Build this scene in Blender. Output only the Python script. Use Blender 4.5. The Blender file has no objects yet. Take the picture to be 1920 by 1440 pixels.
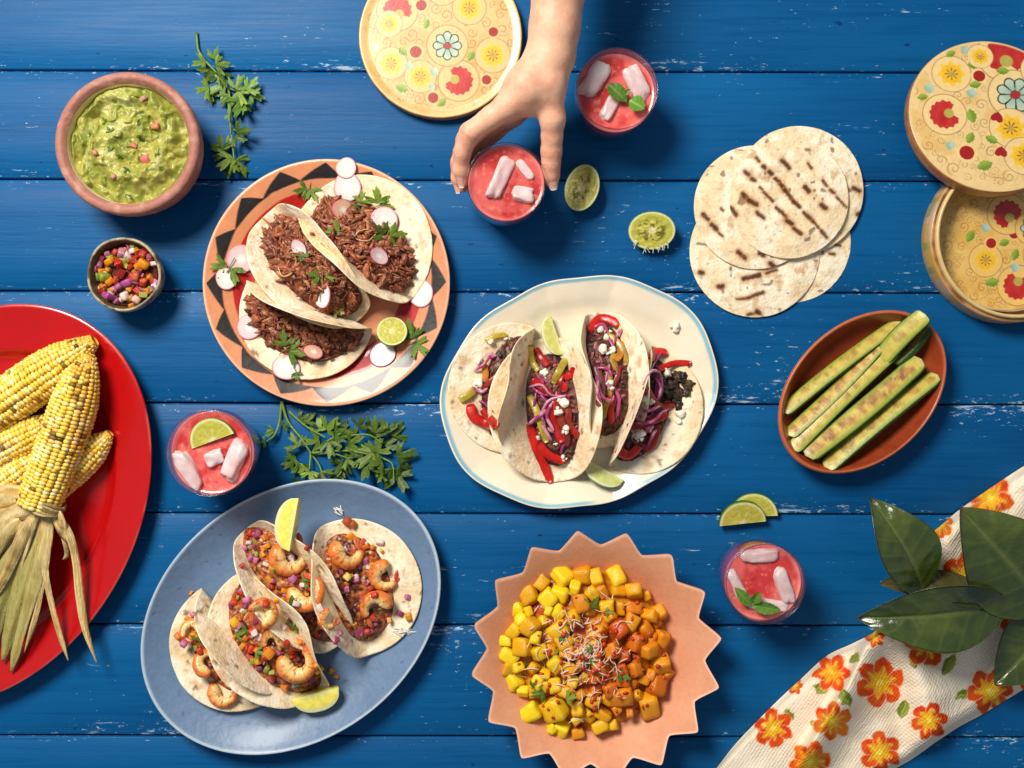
import bpy, bmesh, math, random
import numpy as np
from mathutils import Vector, Matrix, Euler

# ------------------------------------------------------------------ scale, camera, light
S = 0.00055            # metres on the table per photo pixel
H = 1.15               # camera height above the table top
sc = bpy.context.scene
C = sc.collection
cam_d = bpy.data.cameras.new('camera'); cam = bpy.data.objects.new('camera', cam_d); C.objects.link(cam)
cam.location = (0, 0, H); cam.rotation_euler = (0, 0, 0)
cam_d.sensor_width = 36.0; cam_d.lens = 36.0*H/(1920*S)
cam_d.clip_start = 0.02; cam_d.clip_end = 50
sc.camera = cam

world = bpy.data.worlds.new('World'); sc.world = world; world.use_nodes = True
bg = world.node_tree.nodes['Background']
bg.inputs['Color'].default_value = (0.80, 0.88, 1.0, 1); bg.inputs['Strength'].default_value = 0.27

def area_lamp(name, loc, target, size, energy, color):
    d = bpy.data.lights.new(name, 'AREA'); d.shape = 'DISK'; d.size = size; d.energy = energy; d.color = color
    o = bpy.data.objects.new(name, d); C.objects.link(o); o.location = loc
    o.rotation_euler = (Vector(target)-Vector(loc)).to_track_quat('-Z', 'Y').to_euler()
    return o
area_lamp('studio_lamp', (-0.74, 0.92, 1.48), (-0.06, 0.0, 0), 0.66, 51.5, (1.0, 0.94, 0.85))

sc.view_settings.view_transform = 'Standard'; sc.view_settings.look = 'None'
sc.view_settings.exposure = 0.0; sc.view_settings.gamma = 1.0; sc.view_settings.use_curve_mapping = False
sc.cycles.max_bounces = 10; sc.cycles.transmission_bounces = 8; sc.cycles.transparent_max_bounces = 12

# ------------------------------------------------------------------ small helpers
PI = math.pi
RNG = np.random.RandomState(7)
random.seed(7)
def W(px, py, z=0.0):
    """photo pixel + height in mm -> point on the table scene (metres)"""
    z = z/1000.0; k = S*(1-z/H)
    return np.array([(px-960)*k, (720-py)*k, z])
def WA(pts, zs):
    return np.array([W(p[0], p[1], z) for p, z in zip(pts, np.broadcast_to(zs, (len(pts),)))])
def lin(r, g, b):
    f = lambda c: (c/255/12.92) if c <= 10 else ((c/255+0.055)/1.055)**2.4
    return np.array([f(r), f(g), f(b)])
def mix(a, b, t):
    t = np.asarray(t)
    return a*(1-t[..., None])+b*t[..., None] if t.ndim else a*(1-t)+b*t
def sstep(a, b, x):
    t = np.clip((x-a)/(b-a), 0, 1); return t*t*(3-2*t)

def _hash(ix, iy, iz, seed):
    h = (ix*374761393 + iy*668265263 + iz*2147483647 + seed*1274126177) & 0xffffffff
    h = ((h ^ (h >> 13))*1274126177) & 0xffffffff
    h = ((h ^ (h >> 16))*2246822519) & 0xffffffff
    return ((h ^ (h >> 15)) & 0xffffff)/float(0xffffff)
def noise(P, f=1.0, seed=0):
    P = np.asarray(P, float)*f
    if P.shape[-1] == 2: P = np.concatenate([P, np.zeros(P.shape[:-1]+(1,))], -1)
    P = P+1000.0
    I = np.floor(P).astype(np.int64); F = P-I; F = F*F*(3-2*F)
    r = 0
    for dx in (0, 1):
        for dy in (0, 1):
            for dz in (0, 1):
                w = (F[..., 0] if dx else 1-F[..., 0])*(F[..., 1] if dy else 1-F[..., 1])*(F[..., 2] if dz else 1-F[..., 2])
                r = r+w*_hash(I[..., 0]+dx, I[..., 1]+dy, I[..., 2]+dz, seed)
    return r
def fbm(P, f=1.0, oct=4, seed=0):
    a, s, n = 0.5, 0, 0
    for k in range(oct):
        s = s+a*noise(P, f*2**k, seed+k*17); n += a; a *= 0.5
    return s/n

def mesh_np(name, V, F, cols=None, smooth=True):
    """mesh from arrays; F is one (n,k) array or a list of them"""
    V = np.asarray(V, np.float32); Fs = F if isinstance(F, list) else [F]
    Fs = [np.asarray(f, np.int32) for f in Fs if len(f)]
    me = bpy.data.meshes.new(name)
    me.vertices.add(len(V)); me.vertices.foreach_set('co', V.ravel())
    li = np.concatenate([f.ravel() for f in Fs]); st = []; b = 0
    for f in Fs:
        st.append(b+np.arange(len(f))*f.shape[1]); b += f.size
    st = np.concatenate(st).astype(np.int32)
    me.loops.add(len(li)); me.loops.foreach_set('vertex_index', li)
    me.polygons.add(len(st)); me.polygons.foreach_set('loop_start', st)
    me.polygons.foreach_set('use_smooth', np.full(len(st), bool(smooth)))
    me.update(calc_edges=True); me.validate()
    if cols is not None:
        cols = np.asarray(cols, np.float32)
        if cols.ndim == 1: cols = np.tile(cols, (len(V), 1))
        a = me.color_attributes.new('Col', 'FLOAT_COLOR', 'POINT')
        a.data.foreach_set('color', np.concatenate([cols[:, :3], np.ones((len(V), 1), np.float32)], 1).astype(np.float32).ravel())
    return me
ORG = {}
def link(name, me, m, parent=None, loc=None, rot=None, scale=None, color=None):
    o = bpy.data.objects.new(name, me); C.objects.link(o)
    if m is not None:
        if len(me.materials) == 0: me.materials.append(m)
    po = ORG.get(parent.name, np.zeros(3)) if parent is not None else np.zeros(3)
    loc = np.zeros(3) if loc is None else np.asarray(loc, float)
    o.location = loc-po
    if rot is not None: o.rotation_euler = rot
    if scale is not None: o.scale = (scale,)*3 if np.isscalar(scale) else scale
    if parent is not None: o.parent = parent
    if color is not None: o.color = (*[float(c) for c in color[:3]], 1)
    ORG[o.name] = loc
    return o
def solid(name, V, F, m, parent=None, cols=None, smooth=True, kind=None):
    """object from WORLD coordinates; origin put at the middle of its base"""
    V = np.asarray(V, float); lo, hi = V.min(0), V.max(0)
    c = np.array([(lo[0]+hi[0])/2, (lo[1]+hi[1])/2, lo[2]])
    o = link(name, mesh_np(name, V-c, F, cols, smooth), m, parent, c)
    if kind: o['kind'] = kind
    return o
def tag(o, label, cat, group=None, kind=None):
    o['label'] = label; o['category'] = cat
    if group: o['group'] = group
    if kind: o['kind'] = kind
    return o
def thing(name, label, cat, loc, group=None):
    o = bpy.data.objects.new(name, None); C.objects.link(o); o.empty_display_size = 0.01
    o.location = loc; ORG[o.name] = np.asarray(loc, float)
    return tag(o, label, cat, group)
class Acc:
    """collects pieces in world coordinates to be joined into one mesh"""
    def __init__(s): s.V, s.F, s.C, s.n = [], {}, [], 0
    def add(s, V, F, col):
        V = np.asarray(V, float); F = F if isinstance(F, list) else [F]
        for f in F:
            f = np.asarray(f)
            if len(f): s.F.setdefault(f.shape[1], []).append(f+s.n)
        col = np.asarray(col, float)
        s.C.append(np.tile(col, (len(V), 1)) if col.ndim == 1 else col); s.V.append(V); s.n += len(V)
    def out(s, name, m, parent=None, smooth=True, kind=None):
        return solid(name, np.concatenate(s.V), [np.concatenate(v) for v in s.F.values()], m, parent, np.concatenate(s.C), smooth, kind)

def grid_faces(nu, nv, wrap_v=False):
    i, j = np.meshgrid(np.arange(nu-1), np.arange(nv if wrap_v else nv-1), indexing='ij')
    j2 = (j+1) % nv
    return np.stack([i*nv+j, (i+1)*nv+j, (i+1)*nv+j2, i*nv+j2], -1).reshape(-1, 4)
def frames(P):
    T = np.gradient(P, axis=0); T /= np.linalg.norm(T, axis=1)[:, None]+1e-12
    up = np.array([0, 0, 1.0]) if abs(T[0, 2]) < 0.9 else np.array([1.0, 0, 0])
    N = []; n = up-T[0]*up.dot(T[0]); n /= np.linalg.norm(n)
    for t in T:
        n = n-t*n.dot(t); n /= np.linalg.norm(n)+1e-12; N.append(n)
    N = np.array(N); return T, N, np.cross(T, N)
def tube(P, R, k=6, flat=1.0):
    """closed tapered tube through P; flat scales the N direction"""
    P = np.asarray(P, float); R = np.broadcast_to(R, (len(P),)); T, N, B = frames(P)
    a = np.linspace(0, 2*PI, k, endpoint=False)
    V = P[:, None]+R[:, None, None]*(np.cos(a)[None, :, None]*B[:, None]+flat*np.sin(a)[None, :, None]*N[:, None])
    n = len(P); V = V.reshape(-1, 3)
    V = np.concatenate([V, P[:1], P[-1:]])
    F4 = grid_faces(n, k, True)[:, ::-1]
    j = np.arange(k); j2 = (j+1) % k
    F3 = np.concatenate([np.stack([np.full(k, n*k), j2, j], 1)[:, ::-1], np.stack([np.full(k, n*k+1), (n-1)*k+j, (n-1)*k+j2], 1)[:, ::-1]])
    return V, [F4, F3]
def spline(pts, n):
    """Catmull-Rom through pts"""
    P = np.asarray(pts, float); P = np.concatenate([2*P[:1]-P[1:2], P, 2*P[-1:]-P[-2:-1]])
    m = len(P)-3; t = np.linspace(0, m-1e-9, n); i = np.floor(t).astype(int); u = (t-i)[:, None]
    a, b, c, d = P[i], P[i+1], P[i+2], P[i+3]
    return 0.5*(2*b+(c-a)*u+(2*a-5*b+4*c-d)*u**2+(3*b-a-3*c+d)*u**3)
_ico = {}
def ico(n):
    if n not in _ico:
        bm = bmesh.new(); bmesh.ops.create_icosphere(bm, subdivisions=n, radius=1)
        bm.verts.ensure_lookup_table()
        _ico[n] = (np.array([v.co[:] for v in bm.verts]), np.array([[v.index for v in f.verts] for f in bm.faces])); bm.free()
    return _ico[n]
def cubesphere(n, p=2.0):
    key = (n, p)
    if key not in _ico:
        bm = bmesh.new(); bmesh.ops.create_cube(bm, size=2)
        if n > 1: bmesh.ops.subdivide_edges(bm, edges=bm.edges[:], cuts=n-1, use_grid_fill=True)
        V = np.array([v.co[:] for v in bm.verts]); bm.verts.index_update()
        V = np.tan(V*PI/4) if p < 3 else V
        F = np.array([[v.index for v in f.verts] for f in bm.faces]); bm.free()
        V = V/((np.abs(V)**p).sum(1)**(1/p))[:, None]
        _ico[key] = (V, F)
    return _ico[key]
def rotm(rx, ry, rz):
    return np.array(Euler((rx, ry, rz)).to_matrix())
def blob(c, r, n=2, amp=0.25, f=1.6, seed=0, rot=None):
    V, F = ico(n); r = np.broadcast_to(r, (3,))
    d = 1+amp*(fbm(V+seed*3.1, f, 2, seed)-0.5)*2
    V = V*d[:, None]*r
    if rot is not None: V = V@np.asarray(rot).T
    return V+np.asarray(c), F

def surface_nets(f, lo, hi, h):
    """smooth closed mesh of the zero set of a distance function f(P)"""
    lo = np.asarray(lo, float); n = np.ceil((np.asarray(hi)-lo)/h).astype(int)+1
    ax = [lo[i]+h*np.arange(n[i]) for i in range(3)]
    G = np.stack(np.meshgrid(*ax, indexing='ij'), -1); D = f(G); ins = D < 0
    cnt = np.zeros(tuple(n-1)); acc = np.zeros(tuple(n-1)+(3,))
    cs = [(a, b, c) for a in (0, 1) for b in (0, 1) for c in (0, 1)]
    sl = lambda o: tuple(slice(o[i], n[i]-1+o[i]) for i in range(3))
    for A in cs:
        for i in range(3):
            if A[i] == 0:
                B = list(A); B[i] = 1; B = tuple(B)
                da, db = D[sl(A)], D[sl(B)]; m = (da < 0) != (db < 0)
                t = np.where(m, da/(da-db+1e-20), 0)
                p = np.zeros(acc.shape); p += np.array(A); p[..., i] += t
                acc += p*m[..., None]; cnt += m
    act = cnt > 0; idx = -np.ones(act.shape, int); idx[act] = np.arange(act.sum())
    V = lo+h*(np.argwhere(act)+acc[act]/cnt[act][:, None])
    F = []
    for i in range(3):
        j, k = [(1, 2), (2, 0), (0, 1)][i]
        a = ins[tuple(slice(0, -1) if q == i else slice(1, -1) for q in range(3))]
        b = ins[tuple(slice(1, None) if q == i else slice(1, -1) for q in range(3))]
        def at(dj, dk):
            s = [None]*3; s[i] = slice(0, n[i]-1); s[j] = slice(1-dj, n[j]-1-dj); s[k] = slice(1-dk, n[k]-1-dk)
            return idx[tuple(s)]
        q = np.stack([at(1, 1), at(0, 1), at(0, 0), at(1, 0)], -1)
        F.append(q[a & ~b]); F.append(q[b & ~a][:, ::-1])
    return V, np.concatenate(F)
def smooth_mesh(V, F, it=3, lam=0.5):
    for _ in range(it):
        s = np.zeros_like(V); c = np.zeros(len(V))
        for a in range(4):
            b = (a+1) % 4
            np.add.at(s, F[:, a], V[F[:, b]]); np.add.at(c, F[:, a], 1)
            np.add.at(s, F[:, b], V[F[:, a]]); np.add.at(c, F[:, b], 1)
        V = V+lam*(s/np.maximum(c, 1)[:, None]-V)
    return V

# ------------------------------------------------------------------ materials
MATS = {}
def mat(name, base='attr', rough=0.5, spec=0.5, nz=0.0, nscale=400, bump=0.0, bscale=600, sss=0.0, sr=0.004, sub=(1, .4, .2),
        coat=0.0, trans=0.0, ior=1.45, rvar=0.0, bump2=0.0, b2scale=90, stretch=None, translucent=0.0, backcol=None, coatr=0.1):
    if name in MATS: return MATS[name]
    m = bpy.data.materials.new(name); m.use_nodes = True; nt = m.node_tree; N = nt.nodes; L = nt.links
    b = N['Principled BSDF']
    b.inputs['Roughness'].default_value = rough; b.inputs['Specular IOR Level'].default_value = spec
    b.inputs['IOR'].default_value = ior
    if coat: b.inputs['Coat Weight'].default_value = coat; b.inputs['Coat Roughness'].default_value = coatr
    if trans: b.inputs['Transmission Weight'].default_value = trans
    if sss:
        b.inputs['Subsurface Weight'].default_value = sss; b.inputs['Subsurface Radius'].default_value = sub
        b.inputs['Subsurface Scale'].default_value = sr
    tc = N.new('ShaderNodeTexCoord'); src = tc.outputs['Object']
    if stretch:
        mp = N.new('ShaderNodeMapping'); mp.inputs['Scale'].default_value = stretch; L.new(src, mp.inputs['Vector']); src = mp.outputs[0]
    if isinstance(base, str) and base == 'attr':
        a = N.new('ShaderNodeAttribute'); a.attribute_name = 'Col'; col = a.outputs['Color']
    elif isinstance(base, str):
        a = N.new('ShaderNodeObjectInfo'); col = a.outputs['Color']
    else:
        a = N.new('ShaderNodeRGB'); a.outputs[0].default_value = (*[float(x) for x in base], 1); col = a.outputs[0]
    if nz:
        t = N.new('ShaderNodeTexNoise'); t.inputs['Scale'].default_value = nscale; t.inputs['Detail'].default_value = 4
        L.new(src, t.inputs['Vector'])
        r = N.new('ShaderNodeMapRange'); r.inputs['From Min'].default_value = 0.25; r.inputs['From Max'].default_value = 0.75
        r.inputs['To Min'].default_value = 1-nz; r.inputs['To Max'].default_value = 1+nz*0.5
        L.new(t.outputs['Fac'], r.inputs['Value'])
        v = N.new('ShaderNodeVectorMath'); v.operation = 'SCALE'; L.new(col, v.inputs[0]); L.new(r.outputs[0], v.inputs['Scale'])
        col = v.outputs[0]
    L.new(col, b.inputs['Base Color'])
    if rvar:
        t = N.new('ShaderNodeTexNoise'); t.inputs['Scale'].default_value = 60; t.inputs['Detail'].default_value = 5; L.new(src, t.inputs['Vector'])
        r = N.new('ShaderNodeMapRange'); r.inputs['To Min'].default_value = rough-rvar; r.inputs['To Max'].default_value = rough+rvar
        r.inputs['From Min'].default_value = 0.3; r.inputs['From Max'].default_value = 0.7
        L.new(t.outputs['Fac'], r.inputs['Value']); L.new(r.outputs[0], b.inputs['Roughness'])
    prev = None
    for st, scl in ((bump, bscale), (bump2, b2scale)):
        if st:
            t = N.new('ShaderNodeTexNoise'); t.inputs['Scale'].default_value = scl; t.inputs['Detail'].default_value = 4; L.new(src, t.inputs['Vector'])
            u = N.new('ShaderNodeBump'); u.inputs['Strength'].default_value = min(1, st); u.inputs['Distance'].default_value = 0.5/scl
            L.new(t.outputs['Fac'], u.inputs['Height'])
            if prev is not None: L.new(prev, u.inputs['Normal'])
            prev = u.outputs[0]
    if prev is not None: L.new(prev, b.inputs['Normal'])
    if translucent:
        tr = N.new('ShaderNodeBsdfTranslucent'); L.new(col, tr.inputs['Color'])
        mx = N.new('ShaderNodeMixShader'); mx.inputs[0].default_value = translucent
        L.new(b.outputs[0], mx.inputs[1]); L.new(tr.outputs[0], mx.inputs[2]); L.new(mx.outputs[0], N['Material Output'].inputs['Surface'])
    MATS[name] = m; return m

def dish(name, parent, ctr, outline, prof, m, nth=200, colf=None, z0=0.0, sub=1):
    """a solid of rings: outline(theta)->radius (m) from ctr (x,y); prof = [(fraction, z mm, offset mm)] from the middle over the rim to the underside"""
    th = np.linspace(0, 2*PI, nth, endpoint=False); R = outline(th)
    pf = np.array([(p[0], p[1], p[2] if len(p) > 2 else 0) for p in prof], float)
    if sub > 1: pf = spline(pf, (len(pf)-1)*sub+1)
    r = np.maximum(pf[:, 0][:, None]*R[None]+pf[:, 2][:, None]/1000, 1e-5)
    V = np.stack([ctr[0]+r*np.cos(th), ctr[1]+r*np.sin(th), np.broadcast_to(z0+pf[:, 1][:, None]/1000, r.shape)], -1)
    F = grid_faces(len(pf), nth, True)
    cols = colf(r/R[None], np.broadcast_to(th, r.shape), V, np.broadcast_to(np.arange(len(pf))[:, None]/max(1, sub), r.shape)).reshape(-1, 3) if colf else None
    return solid(name, V.reshape(-1, 3), F, m, parent, cols)
DISH = {}
def dish_floor(key, P):
    ctr, out, pr = DISH[key]; d = P[..., :2]-np.asarray(ctr[:2]); r = np.hypot(d[..., 0], d[..., 1])/out(np.arctan2(d[..., 1], d[..., 0]))
    p = np.array(pr[:int(np.argmax([q[0] for q in pr]))+1], float); return np.where(r < 1.0, np.interp(r, p[:, 0], p[:, 1]), 0)/1000
def ellipse_outline(a, b, ang):
    return lambda th: a*b/np.sqrt((b*np.cos(th-ang))**2+(a*np.sin(th-ang))**2)

# ------------------------------------------------------------------ table of planks
def plank_material():
    m = bpy.data.materials.new('blue_paint'); m.use_nodes = True; nt = m.node_tree; N = nt.nodes; L = nt.links; b = N['Principled BSDF']
    tc = N.new('ShaderNodeTexCoord'); oi = N.new('ShaderNodeObjectInfo')
    off = N.new('ShaderNodeVectorMath'); off.operation = 'MULTIPLY_ADD'
    L.new(oi.outputs['Random'], off.inputs[0]); off.inputs[1].default_value = (7.3, 3.1, 1.7); L.new(tc.outputs['Object'], off.inputs[2])
    def nz(scale, stretch, detail=5, rough=0.55):
        mp = N.new('ShaderNodeMapping'); mp.inputs['Scale'].default_value = stretch; L.new(off.outputs[0], mp.inputs['Vector'])
        t = N.new('ShaderNodeTexNoise'); t.inputs['Scale'].default_value = scale; t.inputs['Detail'].default_value = detail
        t.inputs['Roughness'].default_value = rough; L.new(mp.outputs[0], t.inputs['Vector']); return t.outputs['Fac']
    def rng(v, a, b_, c=0, d=1):
        r = N.new('ShaderNodeMapRange'); r.inputs['From Min'].default_value = a; r.inputs['From Max'].default_value = b_
        r.inputs['To Min'].default_value = c; r.inputs['To Max'].default_value = d; L.new(v, r.inputs['Value']); return r.outputs[0]
    def math_(op, a, b_):
        n = N.new('ShaderNodeMath'); n.operation = op
        for i, x in enumerate((a, b_)):
            if isinstance(x, (int, float)): n.inputs[i].default_value = x
            else: L.new(x, n.inputs[i])
        return n.outputs[0]
    def mixc(f, c1, c2):
        n = N.new('ShaderNodeMix'); n.data_type = 'RGBA'; L.new(f, n.inputs['Factor'])
        for k, c in ((6, c1), (7, c2)):
            if isinstance(c, tuple): n.inputs[k].default_value = (*c, 1)
            else: L.new(c, n.inputs[k])
        return n.outputs[2]
    grain = nz(95, (0.10, 2.2, 1), 6, 0.62); broad = nz(5, (0.5, 1.3, 1)); fine = nz(420, (0.16, 1, 1), 3)
    col = mixc(rng(broad, 0.3, 0.7), (0.0009, 0.066, 0.205), (0.0024, 0.104, 0.285))
    col = mixc(rng(grain, 0.45, 0.75, 0, 0.35), col, (0.006, 0.095, 0.28))
    col = mixc(rng(grain, 0.47, 0.25, 0, 0.35), col, (0.001, 0.028, 0.12))
    # where the paint has chipped: near the edges and in scattered patches
    sep = N.new('ShaderNodeSeparateXYZ'); L.new(tc.outputs['Generated'], sep.inputs[0])
    e = math_('ABSOLUTE', math_('SUBTRACT', sep.outputs['Y'], 0.5), 0.0)
    edge = rng(e, 0.36, 0.5, 0, 1)
    patch = nz(7, (0.7, 1.6, 1), 3); chips = nz(240, (0.45, 1.15, 1), 4, 0.7); chips2 = nz(110, (0.22, 1.5, 1), 4, 0.7)
    th = math_('SUBTRACT', 0.725, math_('ADD', math_('MULTIPLY', edge, 0.095), math_('MULTIPLY', rng(patch, 0.42, 0.72), 0.115)))
    f1 = math_('MULTIPLY', math_('SUBTRACT', chips, th), 16.0); f2 = math_('MULTIPLY', math_('SUBTRACT', chips2, math_('ADD', th, 0.005)), 14.0)
    cl = N.new('ShaderNodeClamp'); L.new(math_('MAXIMUM', f1, f2), cl.inputs[0])
    col = mixc(cl.outputs[0], col, (0.36, 0.50, 0.62))
    nick = rng(nz(130, (0.5, 1, 1), 2), 0.73, 0.78)
    col = mixc(nick, col, (0.003, 0.03, 0.12))
    L.new(col, b.inputs['Base Color'])
    L.new(rng(grain, 0.3, 0.7, 0.36, 0.52), b.inputs['Roughness']); b.inputs['Specular IOR Level'].default_value = 0.12
    bu = N.new('ShaderNodeBump'); bu.inputs['Strength'].default_value = 0.45; bu.inputs['Distance'].default_value = 0.0012
    hgt = math_('SUBTRACT', math_('ADD', math_('MULTIPLY', grain, 0.6), math_('MULTIPLY', fine, 0.25)), math_('MULTIPLY', cl.outputs[0], 0.35))
    L.new(hgt, bu.inputs['Height']); L.new(bu.outputs[0], b.inputs['Normal'])
    return m
def build_table():
    t = bpy.data.objects.new('table_top', None); C.objects.link(t); t['kind'] = 'structure'; ORG[t.name] = np.zeros(3)
    t['label'] = 'table of worn blue painted wooden planks laid side by side'
    pm = plank_material()
    seams = [-285, -76, 134, 338, 547.5, 757, 963, 1172, 1381, 1590, 1800]
    for y0, y1 in zip(seams[:-1], seams[1:]):
        a, b = W(0, y1)[1]+0.0007, W(0, y0)[1]-0.0007
        n, w = 60, (b-a)
        xs = np.linspace(-0.95, 0.95, n)
        prof = [(-w/2, -0.02), (-w/2, -0.0022), (-w/2+0.0005, -0.0007), (-w/2+0.0016, 0), (-w/6, 0), (w/6, 0), (w/2-0.0016, 0), (w/2-0.0005, -0.0007), (w/2, -0.0022), (w/2, -0.02)]
        V = []
        for i, x in enumerate(xs):
            for k, (yy, zz) in enumerate(prof):
                j = 0.0005*(noise(np.array([[x*9, y0+k//5*31.0, 0]]), 1, 5)[0]-0.5)
                V.append((x, yy+(j if k < 4 else (-j if k > 5 else 0)), zz))
        V = np.array(V); F = grid_faces(n, len(prof))[:, ::-1]
        V[:, 1] += (a+b)/2
        o = solid('plank', V, F[:, ::-1], pm, t, None)
        o.rotation_euler = (0, 0, -math.radians(0.14))
    V, F = cubesphere(1, 40.0)
    under = mat('table_underside', (0.004, 0.012, 0.03), 0.9)
    solid('support_board', V*np.array([0.97, 0.62, 0.006])/np.abs(V).max()+np.array([0, 0, -0.0268]), F, under, t, None, False)
build_table()

# ------------------------------------------------------------------ generic food and plant pieces
def drop(px, py, lift=0.0):
    """where the line of sight of a photo pixel meets what is already built: point, normal"""
    dg = bpy.context.evaluated_depsgraph_get()
    a = Vector((0, 0, H)); b = Vector(W(px, py, 0))
    hit, p, n, *_ = sc.ray_cast(dg, a, (b-a).normalized())
    if not hit: return W(px, py, 0), np.array([0, 0, 1.0])
    p = np.array(p); n = np.array(n)
    if n[2] < 0: n = -n
    return p+np.array([0, 0, lift/1000]), n
def settle(): bpy.context.view_layer.update()
def basis(n, ang=0.0, tilt=1.0):
    """rotation whose z leans towards normal n (tilt 0..1), turned by ang about it"""
    z = np.array([0, 0, 1.0])*(1-tilt)+np.asarray(n)*tilt; z /= np.linalg.norm(z)
    x = np.array([math.cos(ang), math.sin(ang), 0]); x -= z*x.dot(z); x /= np.linalg.norm(x)
    return np.stack([x, np.cross(z, x), z], 1)
def eul(R): return Matrix(R.tolist()).to_euler()

M_TORT = mat('tortilla', 'attr', 0.72, 0.25, 0.10, 260, 0.5, 330, sss=0.12, sr=0.003, sub=(1, .6, .35), bump2=0.35, b2scale=70)
def tortilla_cols(P2, seed, char=None, side=1.0):
    base = lin(238, 214, 174); pale = lin(248, 234, 206); toast = lin(198, 148, 94); burn = lin(84, 44, 24)
    n1 = fbm(P2, 45, 4, seed); n2 = fbm(P2, 160, 3, seed+9); n3 = fbm(P2, 330, 2, seed+3)
    c = mix(base, pale, sstep(0.35, 0.62, n1))
    c = mix(c, lin(214, 180, 130), 0.45*sstep(0.56, 0.74, n2))
    c = mix(c, toast, 0.55*sstep(0.64, 0.74, n1)*sstep(0.4, 0.6, n2))
    c = mix(c, burn, 0.7*sstep(0.795, 0.83, fbm(P2, 120, 2, seed+31))*side)
    c = mix(c, lin(150, 105, 62), 0.5*sstep(0.80, 0.86, n3))
    if char is not None: c = char(c, n2)
    return c
def thick_disc(f, R, nr, nt, t, seed, wob=0.018):
    """closed sheet: f(u,v)->mid surface, R radius, t thickness"""
    th = np.linspace(0, 2*PI, nt, endpoint=False)
    cs = np.stack([np.cos(th), np.sin(th), 0*th], -1)
    Rr = R*(1+wob*2*(fbm(cs+seed, 1.3, 3, seed)-0.5))
    fr = np.concatenate([np.linspace(0.0, 1, nr)**0.9])
    U = fr[:, None]*Rr*np.cos(th); V_ = fr[:, None]*Rr*np.sin(th)
    M = f(U, V_); e = 1e-4
    du = f(U+e, V_)-f(U-e, V_); dv = f(U, V_+e)-f(U, V_-e)
    n = np.cross(du, dv); n /= np.linalg.norm(n, axis=-1)[..., None]+1e-15
    tk = t*(1-0.6*fr[:, None, None]**8)
    top, bot = M+n*tk/2, M-n*tk/2
    P = np.concatenate([top, bot[::-1]], 0); uv = np.stack([np.concatenate([U, U[::-1]]), np.concatenate([V_, V_[::-1]])], -1)
    return P.reshape(-1, 3), grid_faces(2*nr, nt, True), uv.reshape(-1, 2), np.repeat(np.arange(2*nr) < nr, nt)

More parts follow.
